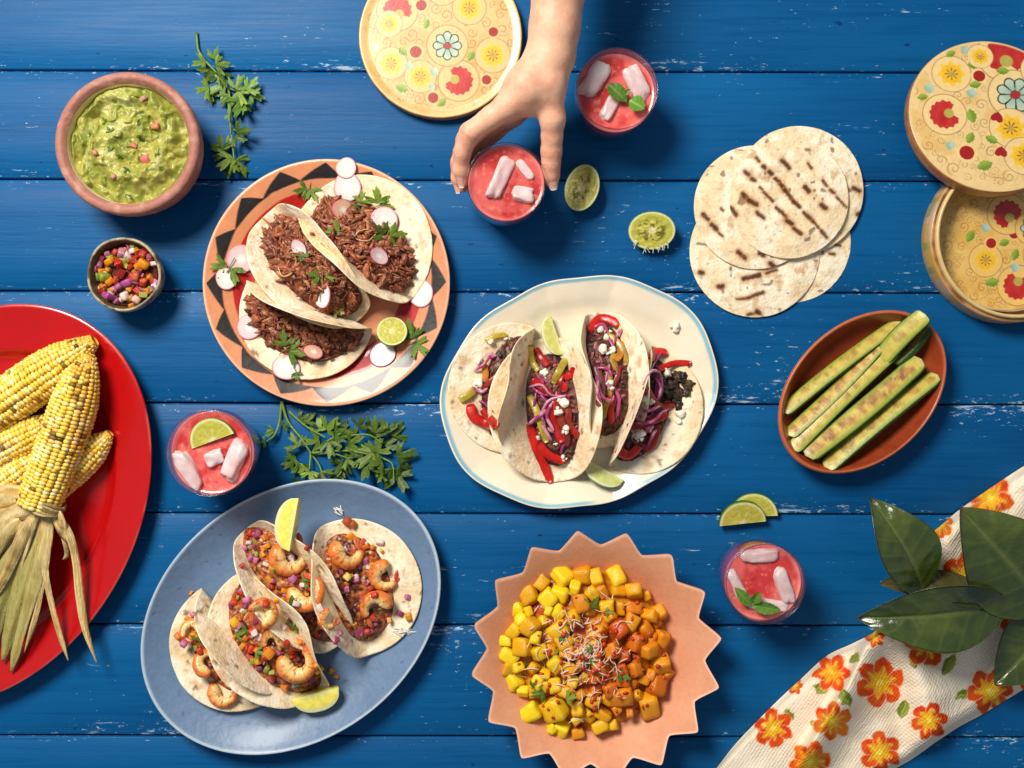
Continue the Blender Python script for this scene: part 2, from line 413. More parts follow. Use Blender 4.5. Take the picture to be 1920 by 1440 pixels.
class Taco:
    def __init__(s, label, mid, d, R, aL, aR, z0, seed, group, dish=None, r0=11.0, curl=14, name='taco'):
        s.dish = dish; s.R = R/1000; s.z0 = z0/1000; s.aL, s.aR = math.radians(aL), math.radians(aR); s.r0 = r0/1000; s.curl = math.radians(curl); s.seed = seed
        o = W(mid[0], mid[1], z0); D = np.array([d[0], -d[1], 0.0]); D /= np.linalg.norm(D)
        s.o, s.D, s.N = o, D, np.array([-D[1], D[0], 0])
        s.root = thing(name, label, 'taco', o, group)
    def mid(s, U, V):
        a = np.where(V > 0, s.aL, s.aR)*(1+0.16*(noise(np.stack([U*22, 0*U+s.seed*3.7, np.sign(V)], -1), 1, s.seed)-0.5))
        av = np.abs(V); K = 14; x = 0; z = 0
        for k in range(K):
            q = (k+0.5)/K*av
            ph = a*(1-np.exp(-(q/s.r0)**1.6))-s.curl*(q/s.R)**3
            x = x+np.cos(ph)*av/K; z = z+np.sin(ph)*av/K
        z = z+0.0025*(fbm(np.stack([U, V, 0*U+s.seed], -1), 38, 2, s.seed)-0.5)*sstep(0.2, 0.8, av/s.R)*2 + 0.004*(np.abs(U)/s.R)**3
        w = np.where(V > 0, x, -x)
        P = s.o+U[..., None]*s.D+w[..., None]*s.N+z[..., None]*np.array([0, 0, 1.0])
        if s.dish:
            f = dish_floor(s.dish, P)+.0016; h = np.maximum(.004-np.abs(P[..., 2]-f), 0)/.004; P[..., 2] = np.maximum(P[..., 2], f)+h*h*.001
        return P
    def shell(s, nr=44, nt=132, t=1.9, char=None):
        V, F, uv, top = thick_disc(s.mid, s.R, nr, nt, t/1000, s.seed)
        s.shell_o = solid('tortilla', V, F, M_TORT, s.root, tortilla_cols(uv, s.seed, char))
    def edge(s, u, f): return f*np.sqrt(np.maximum(s.R**2-u**2, 0))
    def set_bed(s, bl, br, lu, bulge=4.0, lo=None):
        s.bl, s.br, s.lu, s.bulge, s.lo = bl, br, lu, bulge/1000, (-lu if lo is None else lo)
    def bed(s, uf, t):
        """uf in 0..1 along the fold, t in 0..1 across: point on the filling"""
        uf, t = np.broadcast_arrays(np.asarray(uf, float), np.asarray(t, float))
        u = s.R*(s.lo+(s.lu-s.lo)*uf)
        k = np.clip(1-np.abs(2*uf-1)**4, 0, 1)**0.5
        A = s.mid(u, s.edge(u, s.bl*k)+1e-5); B = s.mid(u, -s.edge(u, s.br*k)-1e-5)
        P = A*(1-t)[..., None]+B*t[..., None]
        P = P+np.array([0, 0, 1.0])*(0.0015+s.bulge*k*np.sin(PI*t))[..., None]
        return P
    def bed_mesh(s, name, m, colf, amp=2.0, f=110, nu=56, nv=26, kind=None):
        uf, t = np.meshgrid(np.linspace(0, 1, nu), np.linspace(0, 1, nv), indexing='ij')
        P = s.bed(uf, t); P = P+np.array([0, 0, 1.0])*((fbm(P, f, 3, s.seed)-0.45)*amp/1000*2*np.sin(PI*t)**0.3)[..., None]
        u = s.R*(s.lo+(s.lu-s.lo)*uf); k = np.clip(1-np.abs(2*uf-1)**4, 0, 1)**0.5
        v = s.edge(u, 1)*k*(s.bl*(1-t)-s.br*t)
        Q = s.mid(u, v)+np.array([0, 0, 0.0012])
        V = np.concatenate([P.reshape(-1, 3), Q.reshape(-1, 3)]); F1 = grid_faces(nu, nv); F2 = F1[:, ::-1]+nu*nv
        c = colf(V)
        return solid(name, V, np.concatenate([F1[:, ::-1], F2[:, ::-1]]), m, s.root, c, kind=kind)

M_MEAT = mat('shredded_beef', 'attr', 0.34, 0.5, 0.25, 500, 0.5, 700, sss=0.05, sr=0.002)
def fill_beef(T, n, seed):
    r = np.random.RandomState(seed); dk = lin(106, 48, 28); md = lin(160, 86, 54); lt = lin(202, 138, 96)
    T.bed_mesh('beef_bed', M_MEAT, lambda V: mix(dk*0.6, md*.8, sstep(0.35, 0.7, fbm(V, 260, 3, seed))), 3.0, 130)
    A = Acc(); base = math.atan2(T.D[1], T.D[0])
    for i in range(int(n*.42)):
        uf, t = r.uniform(0.04, 0.96), r.uniform(0.04, 0.96)
        p = T.bed(uf, t); L = r.uniform(0.006, 0.019); a = base+r.normal(0, 0.9); R = r.uniform(0.0008, 0.0014)*(1 if r.rand() < .6 else 1.9)
        b = a+r.normal(0, .6); pit = r.normal(0.0, 0.3)
        d1 = np.array([math.cos(a), math.sin(a), pit]); d2 = np.array([math.cos(b), math.sin(b), -pit-0.25])
        q = p+np.array([0, 0, r.uniform(-0.0005, 0.0035)])
        P = spline([q-d1*L/2, q+np.array([0, 0, r.uniform(0, .0025)]), q+d2*L/2], 6)
        V, F = tube(P, R*np.array([0.35, .9, 1.1, 1, .85, .3])*r.uniform(0.85, 1.15, 6), 5, r.uniform(0.5, 1))
        x = r.rand(); c = mix(dk, md, x*1.4) if x < 0.7 else mix(md, lt, (x-0.7)*3)
        A.add(V, F, c*r.uniform(0.8, 1.15))
    for i in range(int(n*.55)):
        p = T.bed(r.uniform(0.05, 0.95), r.uniform(0.06, 0.94))+np.array([0, 0, r.uniform(-.0005, .002)]); v, f = ico(3); sz = np.array([r.uniform(.004, .0095), r.uniform(.0022, .0046), r.uniform(.0018, .0032)])
        ridg = fbm(v*np.array([1.1, 6, 6])+i*3.1, 1.3, 2, i); v = v*(1+.7*(ridg-.5)*2)[:, None]*(1+.5*(fbm(v+i, 1.2, 2, i+1)-.5)*2)[:, None]*sz; v[:, 1] += 40*r.normal(0, 1)*v[:, 0]**2
        Rm = rotm(r.normal(0, .6), r.normal(0, .35), base+r.normal(0, .8)); x = r.uniform(.1, .9)
        A.add(v@Rm.T+p, f, mix(mix(dk*.6, md*1.05, x), lt, .6*sstep(.5, .75, ridg))*r.uniform(.7, 1.2))
    A.out('shredded_beef', M_MEAT, T.root, kind='stuff')

M_DICE = mat('diced_vegetable', 'obj', 0.30, 0.5, 0.15, 260, 0.25, 300, sss=0.25, sr=0.003)
_dice = []
def dice_meshes():
    if not _dice:
        for k in range(6):
            V, F = cubesphere(3, 9.0); r = np.random.RandomState(40+k)
            V = V*(1+0.25*(fbm(V+k*5, 0.8, 2, k)-0.5)*2)[:, None]*r.uniform(0.62, 1.15, 3)
            V[:, 2] *= 0.8; _dice.append(mesh_np('dice', V, F, None, k % 2 == 0))
    return _dice
SALSA = [('diced_tomato', lin(196, 62, 34)), ('diced_tomato', lin(172, 42, 26)), ('diced_mango', lin(228, 150, 30)), ('diced_mango', lin(214, 122, 30)),
         ('diced_onion', lin(196, 110, 150)), ('diced_onion', lin(232, 205, 200)), ('diced_pepper', lin(150, 158, 60)), ('diced_onion', lin(150, 60, 96))]
def fill_salsa(T, n, seed, rmin=2.0, rmax=4.4, bed=True):
    r = np.random.RandomState(seed)
    if bed: T.bed_mesh('salsa_bed', mat('salsa', 'attr', 0.3, 0.5, 0.2, 400, 0.4, 500, sss=0.1, sr=0.002),
               lambda V: mix(mix(lin(70, 26, 20), lin(170, 84, 40), sstep(0.35, 0.62, fbm(V, 260, 3, seed))), lin(206, 150, 84), .7*sstep(.56, .68, fbm(V, 330, 2, seed+5))), 5.0, 170, 90, 44)
    dm = dice_meshes()
    for i in range(n):
        p = T.bed(r.uniform(0.05, 0.95), r.uniform(0.06, 0.94))+np.array([0, 0, r.uniform(0, 0.0022)])
        nm, c = SALSA[r.randint(len(SALSA))]
        link(nm, dm[i % 6], M_DICE, T.root, p, tuple(r.uniform(0, 6, 3)), r.uniform(rmin, rmax)/1000, c*r.uniform(0.8, 1.1))

# leaves -------------------------------------------------------------
M_HERB = mat('herb_leaf', 'attr', 0.42, 0.45, 0.2, 300, 0.5, 260, translucent=0.25)
def cilantro_leaf_geo(L, seed, nt=44):
    r = np.random.RandomState(seed); th = np.linspace(-1.9, 1.9, nt); R = np.zeros(nt)+0.30
    for c, w, h in ((-1.12, 0.36, 0.55), (0, 0.40, 0.74), (1.12, 0.36, 0.55)):
        R = np.maximum(R, 0.30+h*np.exp(-((th-c+r.normal(0, .06))/w)**4)*r.uniform(.88, 1.08))
    R = R*(1+0.16*np.sin(th*17+r.uniform(0, 6))*sstep(0.3, 0.6, R)); R *= sstep(1.95, 1.55, np.abs(th))*0.9+0.1
    fr = np.array([0, 0.34, 0.7, 1.0])
    x = fr[:, None]*R*np.cos(th)*L; y = fr[:, None]*R*np.sin(th)*L
    z = 0.16*L*(fbm(np.stack([x, y], -1)/L+seed*2.3, 2.4, 2, seed)-0.5)*2*fr[:, None]-0.10*L*fr[:, None]**2*r.uniform(-.6, 1.5)
    V = np.stack([x, y, z], -1).reshape(-1, 3); F = grid_faces(4, nt)
    g = mix(lin(62, 98, 26), lin(122, 150, 52), r.rand()*0.9); vein = sstep(0.5, 0.0, np.abs(np.sin(th*1.4)))[None]*np.ones((4, 1))
    c = np.tile(g, (len(V), 1))*(0.85+0.3*fr.repeat(nt))[:, None]
    c = mix(c, lin(150, 172, 84), 0.25*vein.ravel())
    return V, F, c
def add_leaf(parent, p, ang, L, seed, n=(0, 0, 1), tilt=1.0, pitch=0.0, name='leaf', tint=1.0):
    V, F, c = cilantro_leaf_geo(L/1000, seed)
    R = basis(n, ang, tilt)@rotm(0, -pitch, 0)
    return solid(name, V@R.T+np.asarray(p), F[:, ::-1], M_HERB, parent, c*tint)
def garnish(px, py, ang, L, seed, label, nleaf=2, group='cilantro leaves scattered over the food', lift=1.2):
    settle(); p, n = drop(px, py, lift); r = np.random.RandomState(seed+77)
    t = thing('cilantro_garnish', label, 'cilantro', p, group)
    a0 = math.radians(ang)
    for k in range(nleaf):
        a = a0+(k-(nleaf-1)/2)*2.0+r.normal(0, .2)
        q = p+np.array([math.cos(a), math.sin(a), 0])*L/1000*0.22+np.array([0, 0, 0.0006*k])
        add_leaf(t, q, a, L*r.uniform(.8, 1.05), seed*5+k, n, 0.6, r.uniform(0.0, .35), tint=1.15)
    V, F = tube(spline([p-np.array([math.cos(a0), math.sin(a0), 0])*L/1000*0.5+np.array([0, 0, .0004]), p+np.array([0, 0, .0008]), p+np.array([math.cos(a0), math.sin(a0), 0])*L/1000*0.3], 6), 0.0005, 5)
    solid('stalk', V, F, M_HERB, t, lin(120, 150, 62))
    return t

# citrus -------------------------------------------------------------
M_LIME = mat('lime', 'attr', 0.30, 0.5, 0.14, 500, 0.35, 500, sss=0.22, sr=0.004, sub=(.8, 1, .3))
FLESH, PITH, RIND, RIND2 = lin(186, 190, 82), lin(232, 232, 190), lin(58, 104, 22), lin(120, 152, 44)
def lime_wedge(px, py, ang, L, Wd, open_deg, roll, label, z=None, flesh=FLESH, rind=RIND2, grp='lime wedges on the plates', lift=0.0, pitch=0.0):
    """a boat-shaped wedge, L mm long, rolled about its length; roll 0 shows the edge between the two cut faces on top"""
    nu, nphi = 26, 13; u = np.linspace(-1, 1, nu); Rm = Wd/1000; Lh = L/2000
    prof = np.sqrt(np.clip(1-np.abs(u)**2.3, 0, 1))*Rm+1e-5
    oa = math.radians(open_deg)/2; ph = np.linspace(-oa, oa, nphi)-PI/2
    A = Acc()
    # rind
    P = np.stack([np.broadcast_to(u[:, None]*Lh, (nu, nphi)), prof[:, None]*np.cos(ph), prof[:, None]*np.sin(ph)], -1)
    A.add(P.reshape(-1, 3), grid_faces(nu, nphi)[:, ::-1], rind)
    # two cut faces
    for sgn in (-1, 1):
        fr = np.array([0, .25, .5, .7, .82, .88, .94, 1.0]); a = -PI/2+sgn*oa
        puff = 0.05*np.sin(fr*PI)[None]*Rm*(prof/Rm)[:, None]
        x = np.broadcast_to(u[:, None]*Lh, (nu, 8)); rr = prof[:, None]*fr[None]
        nrm = np.array([math.cos(a+sgn*PI/2), math.sin(a+sgn*PI/2)])
        Q = np.stack([x, rr*math.cos(a)+nrm[0]*puff, rr*math.sin(a)+nrm[1]*puff], -1)
        c = mix(flesh, PITH, sstep(.78, .88, fr)[None]*np.ones((nu, 1))); c = mix(c, rind, sstep(.95, 1.0, fr)[None]*np.ones((nu, 1)))
        rad = np.sin(np.arctan2(fr[None]*prof[:, None], u[:, None]*Lh*0.7)*9)*0.5+0.5
        c = c*(0.9+0.16*rad*(fr < .8))[..., None]; c = mix(c, PITH, 0.6*sstep(.12, 0.0, fr)[None]*np.ones((nu, 1)))
        A.add(Q.reshape(-1, 3), grid_faces(nu, 8) if sgn < 0 else grid_faces(nu, 8)[:, ::-1], c.reshape(-1, 3))
    settle()
    p, n = drop(px, py, 0) if z is None else (W(px, py, z), np.array([0, 0, 1.]))
    R = rotm(0, 0, math.radians(ang))@rotm(0, math.radians(pitch), 0)@rotm(math.radians(roll), 0, 0)
    for i in range(len(A.V)): A.V[i] = A.V[i]@R.T
    zmin = min(v[:, 2].min() for v in A.V)
    off = p+np.array([0, 0, -zmin*0.8+lift/1000])
    # keep it where the photo shows it once it is raised
    k = 1-off[2]/H; off[0] = (px-960)*S*k; off[1] = (720-py)*S*k
    for i in range(len(A.V)): A.V[i] = A.V[i]+off
    o = A.out('lime_wedge', M_LIME); return tag(o, label, 'lime', grp)
def lime_face_cols(x, y, seed, dry=False):
    """colour of a cut lime face on the unit disc"""
    r = np.hypot(x, y); th = np.arctan2(y, x); k = 9
    s = np.abs(((th*k/(2*PI)+0.13*seed) % 1)-0.5)*2
    n = fbm(np.stack([x, y], -1), 7, 3, seed)
    c = mix(lin(204, 198, 88), lin(176, 172, 62), n)
    wall = sstep(0.80, 0.97, s)*sstep(0.9, 0.4, r) if not dry else sstep(0.7, 0.95, s)*sstep(0.8, 0.2, r)
    c = mix(c, lin(216, 206, 140), 0.75*wall)
    c = mix(c, lin(222, 210, 152), sstep(0.24, 0.12, r))
    if dry:
        hole = sstep(0.5, 0.62, fbm(np.stack([th*1.6, r*3], -1), 2.2, 3, seed+4))*sstep(0.7, 0.5, r)*sstep(0.12, 0.26, r)
        c = mix(c, lin(92, 84, 20), 0.85*hole)
    c = mix(c, lin(226, 224, 160), sstep(0.86, 0.92, r)); c = mix(c, lin(74, 112, 26), sstep(0.955, 0.985, r))
    return c
def lime_half(ctr_px, z_face, a, b, ang, tilt_dir, tilt, label, seed, frayed=False, depth=0.8):
    nr, nt = 26, 72; th = np.linspace(0, 2*PI, nt, endpoint=False); fr = np.linspace(0, 1, nr)
    X = fr[:, None]*np.cos(th); Y = fr[:, None]*np.sin(th)
    zf = 0.06*(fbm(np.stack([X, Y], -1), 5, 3, seed)-0.55)*sstep(0.95, 0.7, fr)[:, None]
    shp = lambda t: 1+0.05*np.cos(t-0.6)*0+0.06*np.cos(2*t)*0
    top = np.stack([X*a, Y*b, zf*a*1.6], -1)
    ps = np.linspace(0.04, PI/2, 14)
    cyl = np.stack([np.cos(ps)[:, None]*np.cos(th)*a, np.cos(ps)[:, None]*np.sin(th)*b, -np.sin(ps)[:, None]*np.ones(nt)*a*depth], -1)
    V = np.concatenate([top, cyl]).reshape(-1, 3)/1000
    c = np.concatenate([lime_face_cols(X, Y, seed, True).reshape(-1, 3), np.tile(lin(52, 92, 22), (14*nt, 1))])
    R = rotm(0, 0, math.radians(ang)); tl = math.radians(tilt); td = math.radians(tilt_dir)
    ax = Vector((-math.sin(td), math.cos(td), 0)); Rt = np.array(Matrix.Rotation(tl, 3, ax))
    V = V@R.T@Rt.T; V[:, 2] -= V[:, 2].min()
    off = W(ctr_px[0], ctr_px[1], z_face); V[:, :2] += off[:2]
    o = solid('lime_half', V, grid_faces(nr+14, nt, True), M_LIME, None, c); tag(o, label, 'lime', 'squeezed lime halves on the table')
    if frayed:
        A = Acc(); r = np.random.RandomState(seed)
        for k in range(15):
            t = r.uniform(-2.6, -0.75); p = np.array([math.cos(t)*a*.93, math.sin(t)*b*.93, 0])/1000; L = r.uniform(2, 6.5)/1000
            q = p+np.array([r.normal(0, .0012), -L, -r.uniform(0, .002)])
            v, f = tube(spline([p*0.9, p, q], 6), np.linspace(0.0009, 0.00025, 6), 5)
            A.add(v@R.T@Rt.T, f, PITH)
        dz = o.location.z+z_face/1000
        for i in range(len(A.V)): A.V[i] = A.V[i]+np.array([off[0], off[1], z_face/1000])
        A.out('pulp_fibres', M_LIME, o, kind='stuff')
    return o
def lime_slice(px, py, ang, R, t, label, half=True, z=0.0, tilt=(0, 0), grp='lime slices on the table', cut=0.0, parent=None):
    nr, nt = 20, 64; th = np.linspace(0, PI, nt) if half else np.linspace(0, 2*PI, nt)
    fr = np.linspace(0.0, 1, nr); X = fr[:, None]*np.cos(th); Y = fr[:, None]*np.sin(th)
    z1 = 0.04*(fbm(np.stack([X, Y], -1), 6, 3, 3)-0.5)
    top = np.stack([X, Y, t/R*0.5+z1*sstep(1, .8, fr)[:, None]], -1); bot = np.stack([X, Y, 0*X-t/R*0.5], -1)[::-1]
    V = np.concatenate([top, bot])*R/1000; n = 2*nr
    fc = lime_face_cols(X, Y, 2)
    c = np.concatenate([fc.reshape(-1, 3), fc[::-1].reshape(-1, 3)])
    F = grid_faces(n, nt)
    V = V.reshape(-1, 3)
    if half:   # close the straight cut
        e = np.array([i*nt for i in range(n)]+[i*nt+nt-1 for i in range(n)])
        i = np.arange(nr-1); a0 = i*nt; b0 = (n-1-i)*nt
        F = np.concatenate([F, np.stack([a0, a0+nt, b0-nt, b0], 1), np.stack([a0+nt-1, b0+nt-1, b0-1, a0+2*nt-1], 1)])
    Rm = rotm(0, 0, math.radians(ang))@rotm(math.radians(tilt[0]), math.radians(tilt[1]), 0)
    V = V@Rm.T; off = W(px, py, z); V[:, :2] += off[:2]; V[:, 2] += z/1000-min(0, V[:, 2].min() if z == 0 else 0)
    o = solid('lime_slice', V, F, M_LIME, parent, c); return tag(o, label, 'lime', grp) if parent is None else o

# radish -------------------------------------------------------------
M_RAD = mat('radish', 'attr', 0.32, 0.5, 0.05, 300, 0.15, 300, sss=0.3, sr=0.003, sub=(1, .7, .7))
def radish(px, py, rpx, ang, label, tone=0, lift=1.0, tilt=0.8, squash=1.0, extra=(0, 0), edge=None):
    settle(); p, n = drop(px, py, lift); r = np.random.RandomState(int(px*7+py)); R = rpx*S*(1-p[2]/H)
    nr, nt = 12, 48; th = np.linspace(0, 2*PI, nt, endpoint=False); fr = np.linspace(0, 1, nr)
    wob = 1+0.035*np.cos(2*th+r.rand()*6)+0.02*np.cos(3*th+r.rand()*6)
    X = fr[:, None]*wob*np.cos(th)*R; Y = fr[:, None]*wob*np.sin(th)*R*squash; t = 0.0009
    z = 0.10*R*(X/R)**2*r.uniform(-.3, 1)
    V = np.concatenate([np.stack([X, Y, z+t], -1), np.stack([X, Y, z-t], -1)[::-1]]).reshape(-1, 3)
    wh = [lin(232, 222, 216), lin(228, 196, 196), lin(222, 178, 150)][tone]; pk = lin(206, 92, 120) if edge is None else edge
    c = mix(wh, mix(wh, pk, 0.30), sstep(.86, .92, fr)); c = mix(c, pk, sstep(.925, .98, fr)); c = mix(c, mix(wh, lin(255, 255, 250), .6), sstep(.5, .1, fr))
    c = np.repeat(np.concatenate([c, c[::-1]]), nt, 0)
    Rm = basis(n, math.radians(ang), tilt)@rotm(math.radians(extra[0]), math.radians(extra[1]), 0)
    V = V@Rm.T+p
    o = solid('radish_slice', V, grid_faces(2*nr, nt, True), M_RAD, None, c); return tag(o, label, 'radish slice', 'radish slices on the beef taco plate')

# shrimp -------------------------------------------------------------
M_SHR = mat('cooked_shrimp', 'attr', 0.26, 0.5, 0.22, 350, 0.3, 420, sss=0.3, sr=0.005, sub=(1, .5, .3))
def shrimp(px, py, rpx, ang, label, seed, sweep=235, flip=1, lift=1.5, tilt=0.5, z=None):
    settle(); p, n = drop(px, py, lift)
    if z is not None: p = W(px, py, z)
    r = np.random.RandomState(seed); Rc = rpx*S*(1-p[2]/H); rt = Rc*0.42; Rr = Rc-rt*0.9; nu, k = 66, 18
    t = np.linspace(0, 1, nu); a = math.radians(sweep)*(t-0.5)
    rad = rt*(1.0-0.58*t**1.3)*(.72+.28*sstep(0, .22, t))*np.sqrt(np.clip(1-(np.clip(0.10-t, 0, 1)/0.10)**2, 0, 1)+1e-3)*np.clip((1-t)/0.03, 0.12, 1)**0.5
    seg = (t*7) % 1; rad = rad*(1+0.055*(sstep(0, .75, seg)-sstep(.75, 1, seg)*1.0)*(t > .18))
    ctr = np.stack([Rr*np.cos(a)*(1+0.12*t), flip*Rr*np.sin(a)*(1+0.05*t), rt*0.25*(1-t)+0*t], -1)
    ps = np.linspace(0, 2*PI, k, endpoint=False)
    out = np.stack([np.cos(a), flip*np.sin(a), 0*a], -1); up = np.array([0, 0, 1.0])
    V = ctr[:, None]+rad[:, None, None]*(np.cos(ps)[None, :, None]*out[:, None]*1.05+np.sin(ps)[None, :, None]*up*0.92)
    F = grid_faces(nu, k, True); T = np.broadcast_to(t[:, None], (nu, k)); O = np.broadcast_to(np.cos(ps), (nu, k))
    Pn = V+seed*0.37
    c = mix(lin(246, 200, 120), lin(228, 124, 50), sstep(-0.45, 0.8, O+0.5*(fbm(Pn, 130, 3, seed)-0.5)))
    c = mix(c, lin(250, 220, 160), 0.5*sstep(0.1, -0.7, O)); c = mix(c, lin(210, 96, 40), 0.55*sstep(.72, .98, seg)[:, None]*sstep(-.3, .6, O)*(t > .18)[:, None])
    c = mix(c, lin(176, 84, 36), 0.8*sstep(.64, .72, fbm(Pn, 420, 2, seed+3))); c = mix(c, lin(96, 50, 24), 0.75*sstep(.74, .8, fbm(Pn, 520, 2, seed+8)))
    c = mix(c, lin(196, 70, 40), 0.7*sstep(.86, 1.0, T))
    Rm = basis(n, math.radians(ang), tilt)@rotm(r.normal(0, .12), r.normal(0, .12), 0)
    root = thing('shrimp', label, 'shrimp', p, 'grilled shrimp in the tacos')
    Vw = V.reshape(-1, 3)@Rm.T+p; Vw[:, 2] += rt*0.55
    solid('body', Vw, F if flip > 0 else F[:, ::-1], M_SHR, root, c.reshape(-1, 3))
    e = ctr[-1]; tang = np.array([-math.sin(a[-1]), flip*math.cos(a[-1]), 0]); A = Acc()
    for s_ in (-1, 1):
        d = tang+out[-1]*0.45*s_; d /= np.linalg.norm(d); q = e+d*rt*0.75
        v, f = ico(2); B = np.stack([d, np.cross(up, d), up], 1); v = v*np.array([rt*0.85, rt*0.36, rt*0.14]); v = v@B.T+q
        v = v@Rm.T+p; v[:, 2] += rt*0.5; A.add(v, f, mix(lin(224, 120, 66), lin(186, 62, 36), r.rand()))
    A.out('tail_fin', M_SHR, root)
    return root

# strips, onion, cheese laid on what is there -------------------------
M_PEP = mat('pepper_strip', 'attr', 0.30, 0.55, 0.15, 250, 0.2, 200, sss=0.15, sr=0.003)
M_ONI = mat('pickled_onion', 'attr', 0.25, 0.5, 0.1, 300, 0, sss=0.4, sr=0.004, sub=(1, .5, .7))
M_CHE = mat('crumbled_cheese', 'attr', 0.6, 0.35, 0.05, 500, 0.6, 600, sss=0.3, sr=0.003, sub=(1, .9, .7))
def on_path(pts, lift, n=12):
    settle(); P = np.array([drop(x, y, lift)[0] for x, y in pts])
    return spline(P, n)
def strip(parent, pts, wpx, col, lift=1.5, name='pepper_strip', flat=0.26, col2=None, m=None, arch=0.0):
    P = on_path(pts, lift); P[:, 2] += arch/1000*np.sin(np.linspace(0, PI, len(P)))
    sm = P.copy(); sm[1:-1, 2] = np.maximum(P[1:-1, 2], (P[:-2, 2]+P[1:-1, 2]+P[2:, 2])/3); P = sm
    R = wpx*S*0.5*(np.array([0.45]+[0.9]+[1]*(len(P)-4)+[0.85, 0.35]) if name != 'pepper_strip' else np.array([.72, .98]+[1.04, .96]*((len(P)-4)//2)+[.95, .6]))
    V, F = tube(P, R, 10, flat)
    c = mix(col, col*0.72 if col2 is None else col2, sstep(.4, .65, fbm(V, 160, 2, int(pts[0][0]))))
    return solid(name, V, F, m or M_PEP, parent, c)
def onion(parent, pts, wpx=5, lift=2.0, col=None, arch=2.0):
    c = lin(186, 74, 128) if col is None else col
    return strip(parent, pts, wpx, c, lift, 'onion_strand', 0.6, mix(c, lin(236, 190, 210), .55), M_ONI, arch)
def cheese(parent, px, py, rpx, seed, lift=0.5, top=False, label=None):
    settle(); p, n = drop(px, py, lift); A = Acc(); r = np.random.RandomState(seed); R = rpx*S
    for k in range(4):
        q = .85 if k == 0 else r.uniform(.25, .5); v, f = blob(p+np.array([*r.normal(0, R*(.15 if k == 0 else .6), 2), R*.30*q]), R*q*r.uniform(.8, 1.15, 3)*[1, 1, .8], 3, .62, 1.35, seed*3+k)
        A.add(v, f, mix(lin(246, 238, 220), lin(232, 216, 184), r.rand()*.6))
    o = A.out('cheese_crumble', M_CHE, parent)
    return o

# ------------------------------------------------------------------ dishes
def build_beef_plate():
    ctr = W(612, 530, 19); R = 0.1262*0.992
    tc, bk, rd = lin(214, 138, 94), lin(24, 18, 17), lin(172, 22, 20)
    def col(r, th, V, k):
        x = (th/(2*PI)*16+0.35) % 1.0
        saw = np.where(x < 0.36, x/0.36, (1-x)/0.64)
        n = 0.008*(fbm(V, 90, 3, 4)-0.5); rr = r+n
        edge_o = 0.862+0.108*saw
        c = mix(tc, tc*0.9, fbm(V, 60, 3, 2))
        c = mix(c, bk, sstep(-0.004, 0.004, edge_o-rr)*sstep(0.848, 0.854, rr))
        c = mix(c, rd, sstep(0.600, 0.606, rr)*sstep(0.778, 0.772, rr))
        c = mix(c, lin(232, 176, 138), sstep(0.975, 0.99, rr))
        return np.where((k > 9.4)[..., None], tc*0.8, c)
    t = thing('dinner_plate', 'round terracotta plate with a black zigzag rim and a red ring', 'plate', W(612, 530, 0))
    prof = [(0, 6), (.4, 6), (.56, 6), (.66, 7.5), (.76, 12), (.86, 16.5), (.95, 19.5), (.985, 20.5), (1, 19.6), (.985, 17.5), (.85, 12.5), (.7, 5), (.56, .5), (.5, 1.5), (0, 1.5)]
    DISH['beef'] = (ctr, lambda th: R+0*th, prof)
    o = dish('plate_body', t, ctr, lambda th: R+0*th, prof, mat('painted_clay', 'attr', 0.46, 0.4, 0.10, 120, 0.08, 500, coat=0.32, coatr=0.10, bump2=0.10, b2scale=40), 760, col, 0, 12)
    return t
def build_white_platter():
    ctr = W(1086, 735, 20); a, b, ang = 265.2*S*.982, 213.7*S*.982, -math.radians(162.2)
    el = ellipse_outline(a, b, ang); lob = lambda th: np.abs(np.cos((th-ang)*5))
    out = lambda th: el(th)*(1.0+0.020*(1-lob(th)**2.2)*0.9-0.012)
    wh, bl = lin(240, 228, 204), lin(120, 178, 196)
    def col(r, th, V, k):
        n = 0.004*(fbm(V, 70, 3, 8)-0.5); c = mix(wh, lin(232, 216, 186), 0.6*fbm(V, 40, 3, 3)); rr = r+n
        band = sstep(.957, .966, rr)*sstep(.993, .985, rr)*sstep(0.25, 0.5, fbm(np.stack([th, 0*th, 0*th], -1), 2.2, 3, 5)+0.12)
        return mix(c, bl, 0.9*band)
    t = thing('scalloped_platter', 'white oval platter with a scalloped pale blue rim', 'platter', W(1086, 735, 0))
    prof = [(0, 5), (.4, 5), (.62, 5.2), (.72, 7.5), (.82, 13), (.90, 16.5), (.97, 19.5), (.992, 20.5), (1, 19.8), (.985, 18), (.86, 12), (.7, 3), (.6, .3), (.55, 1.5), (0, 1.5)]
    DISH['white'] = (ctr, out, prof)
    o = dish('platter_body', t, ctr, out, prof, mat('white_glaze', 'attr', 0.22, 0.5, 0.05, 60, 0.05, 150, coat=0.5, coatr=0.1), 400, col, 0, 6)
    me = o.data; n = len(me.vertices); V = np.empty(n*3, np.float32); me.vertices.foreach_get('co', V); V = V.reshape(-1, 3)
    Wd = V[:, :2]+np.array(o.location[:2])+ORG[t.name][:2]-ctr[:2]; th = np.arctan2(Wd[:, 1], Wd[:, 0]); rr = np.hypot(Wd[:, 0], Wd[:, 1])/out(th)
    V[:, 2] += 0.0016*(lob(th)**0.7-0.5)*sstep(.66, .95, rr); me.vertices.foreach_set('co', V.ravel()); me.update()
    return t
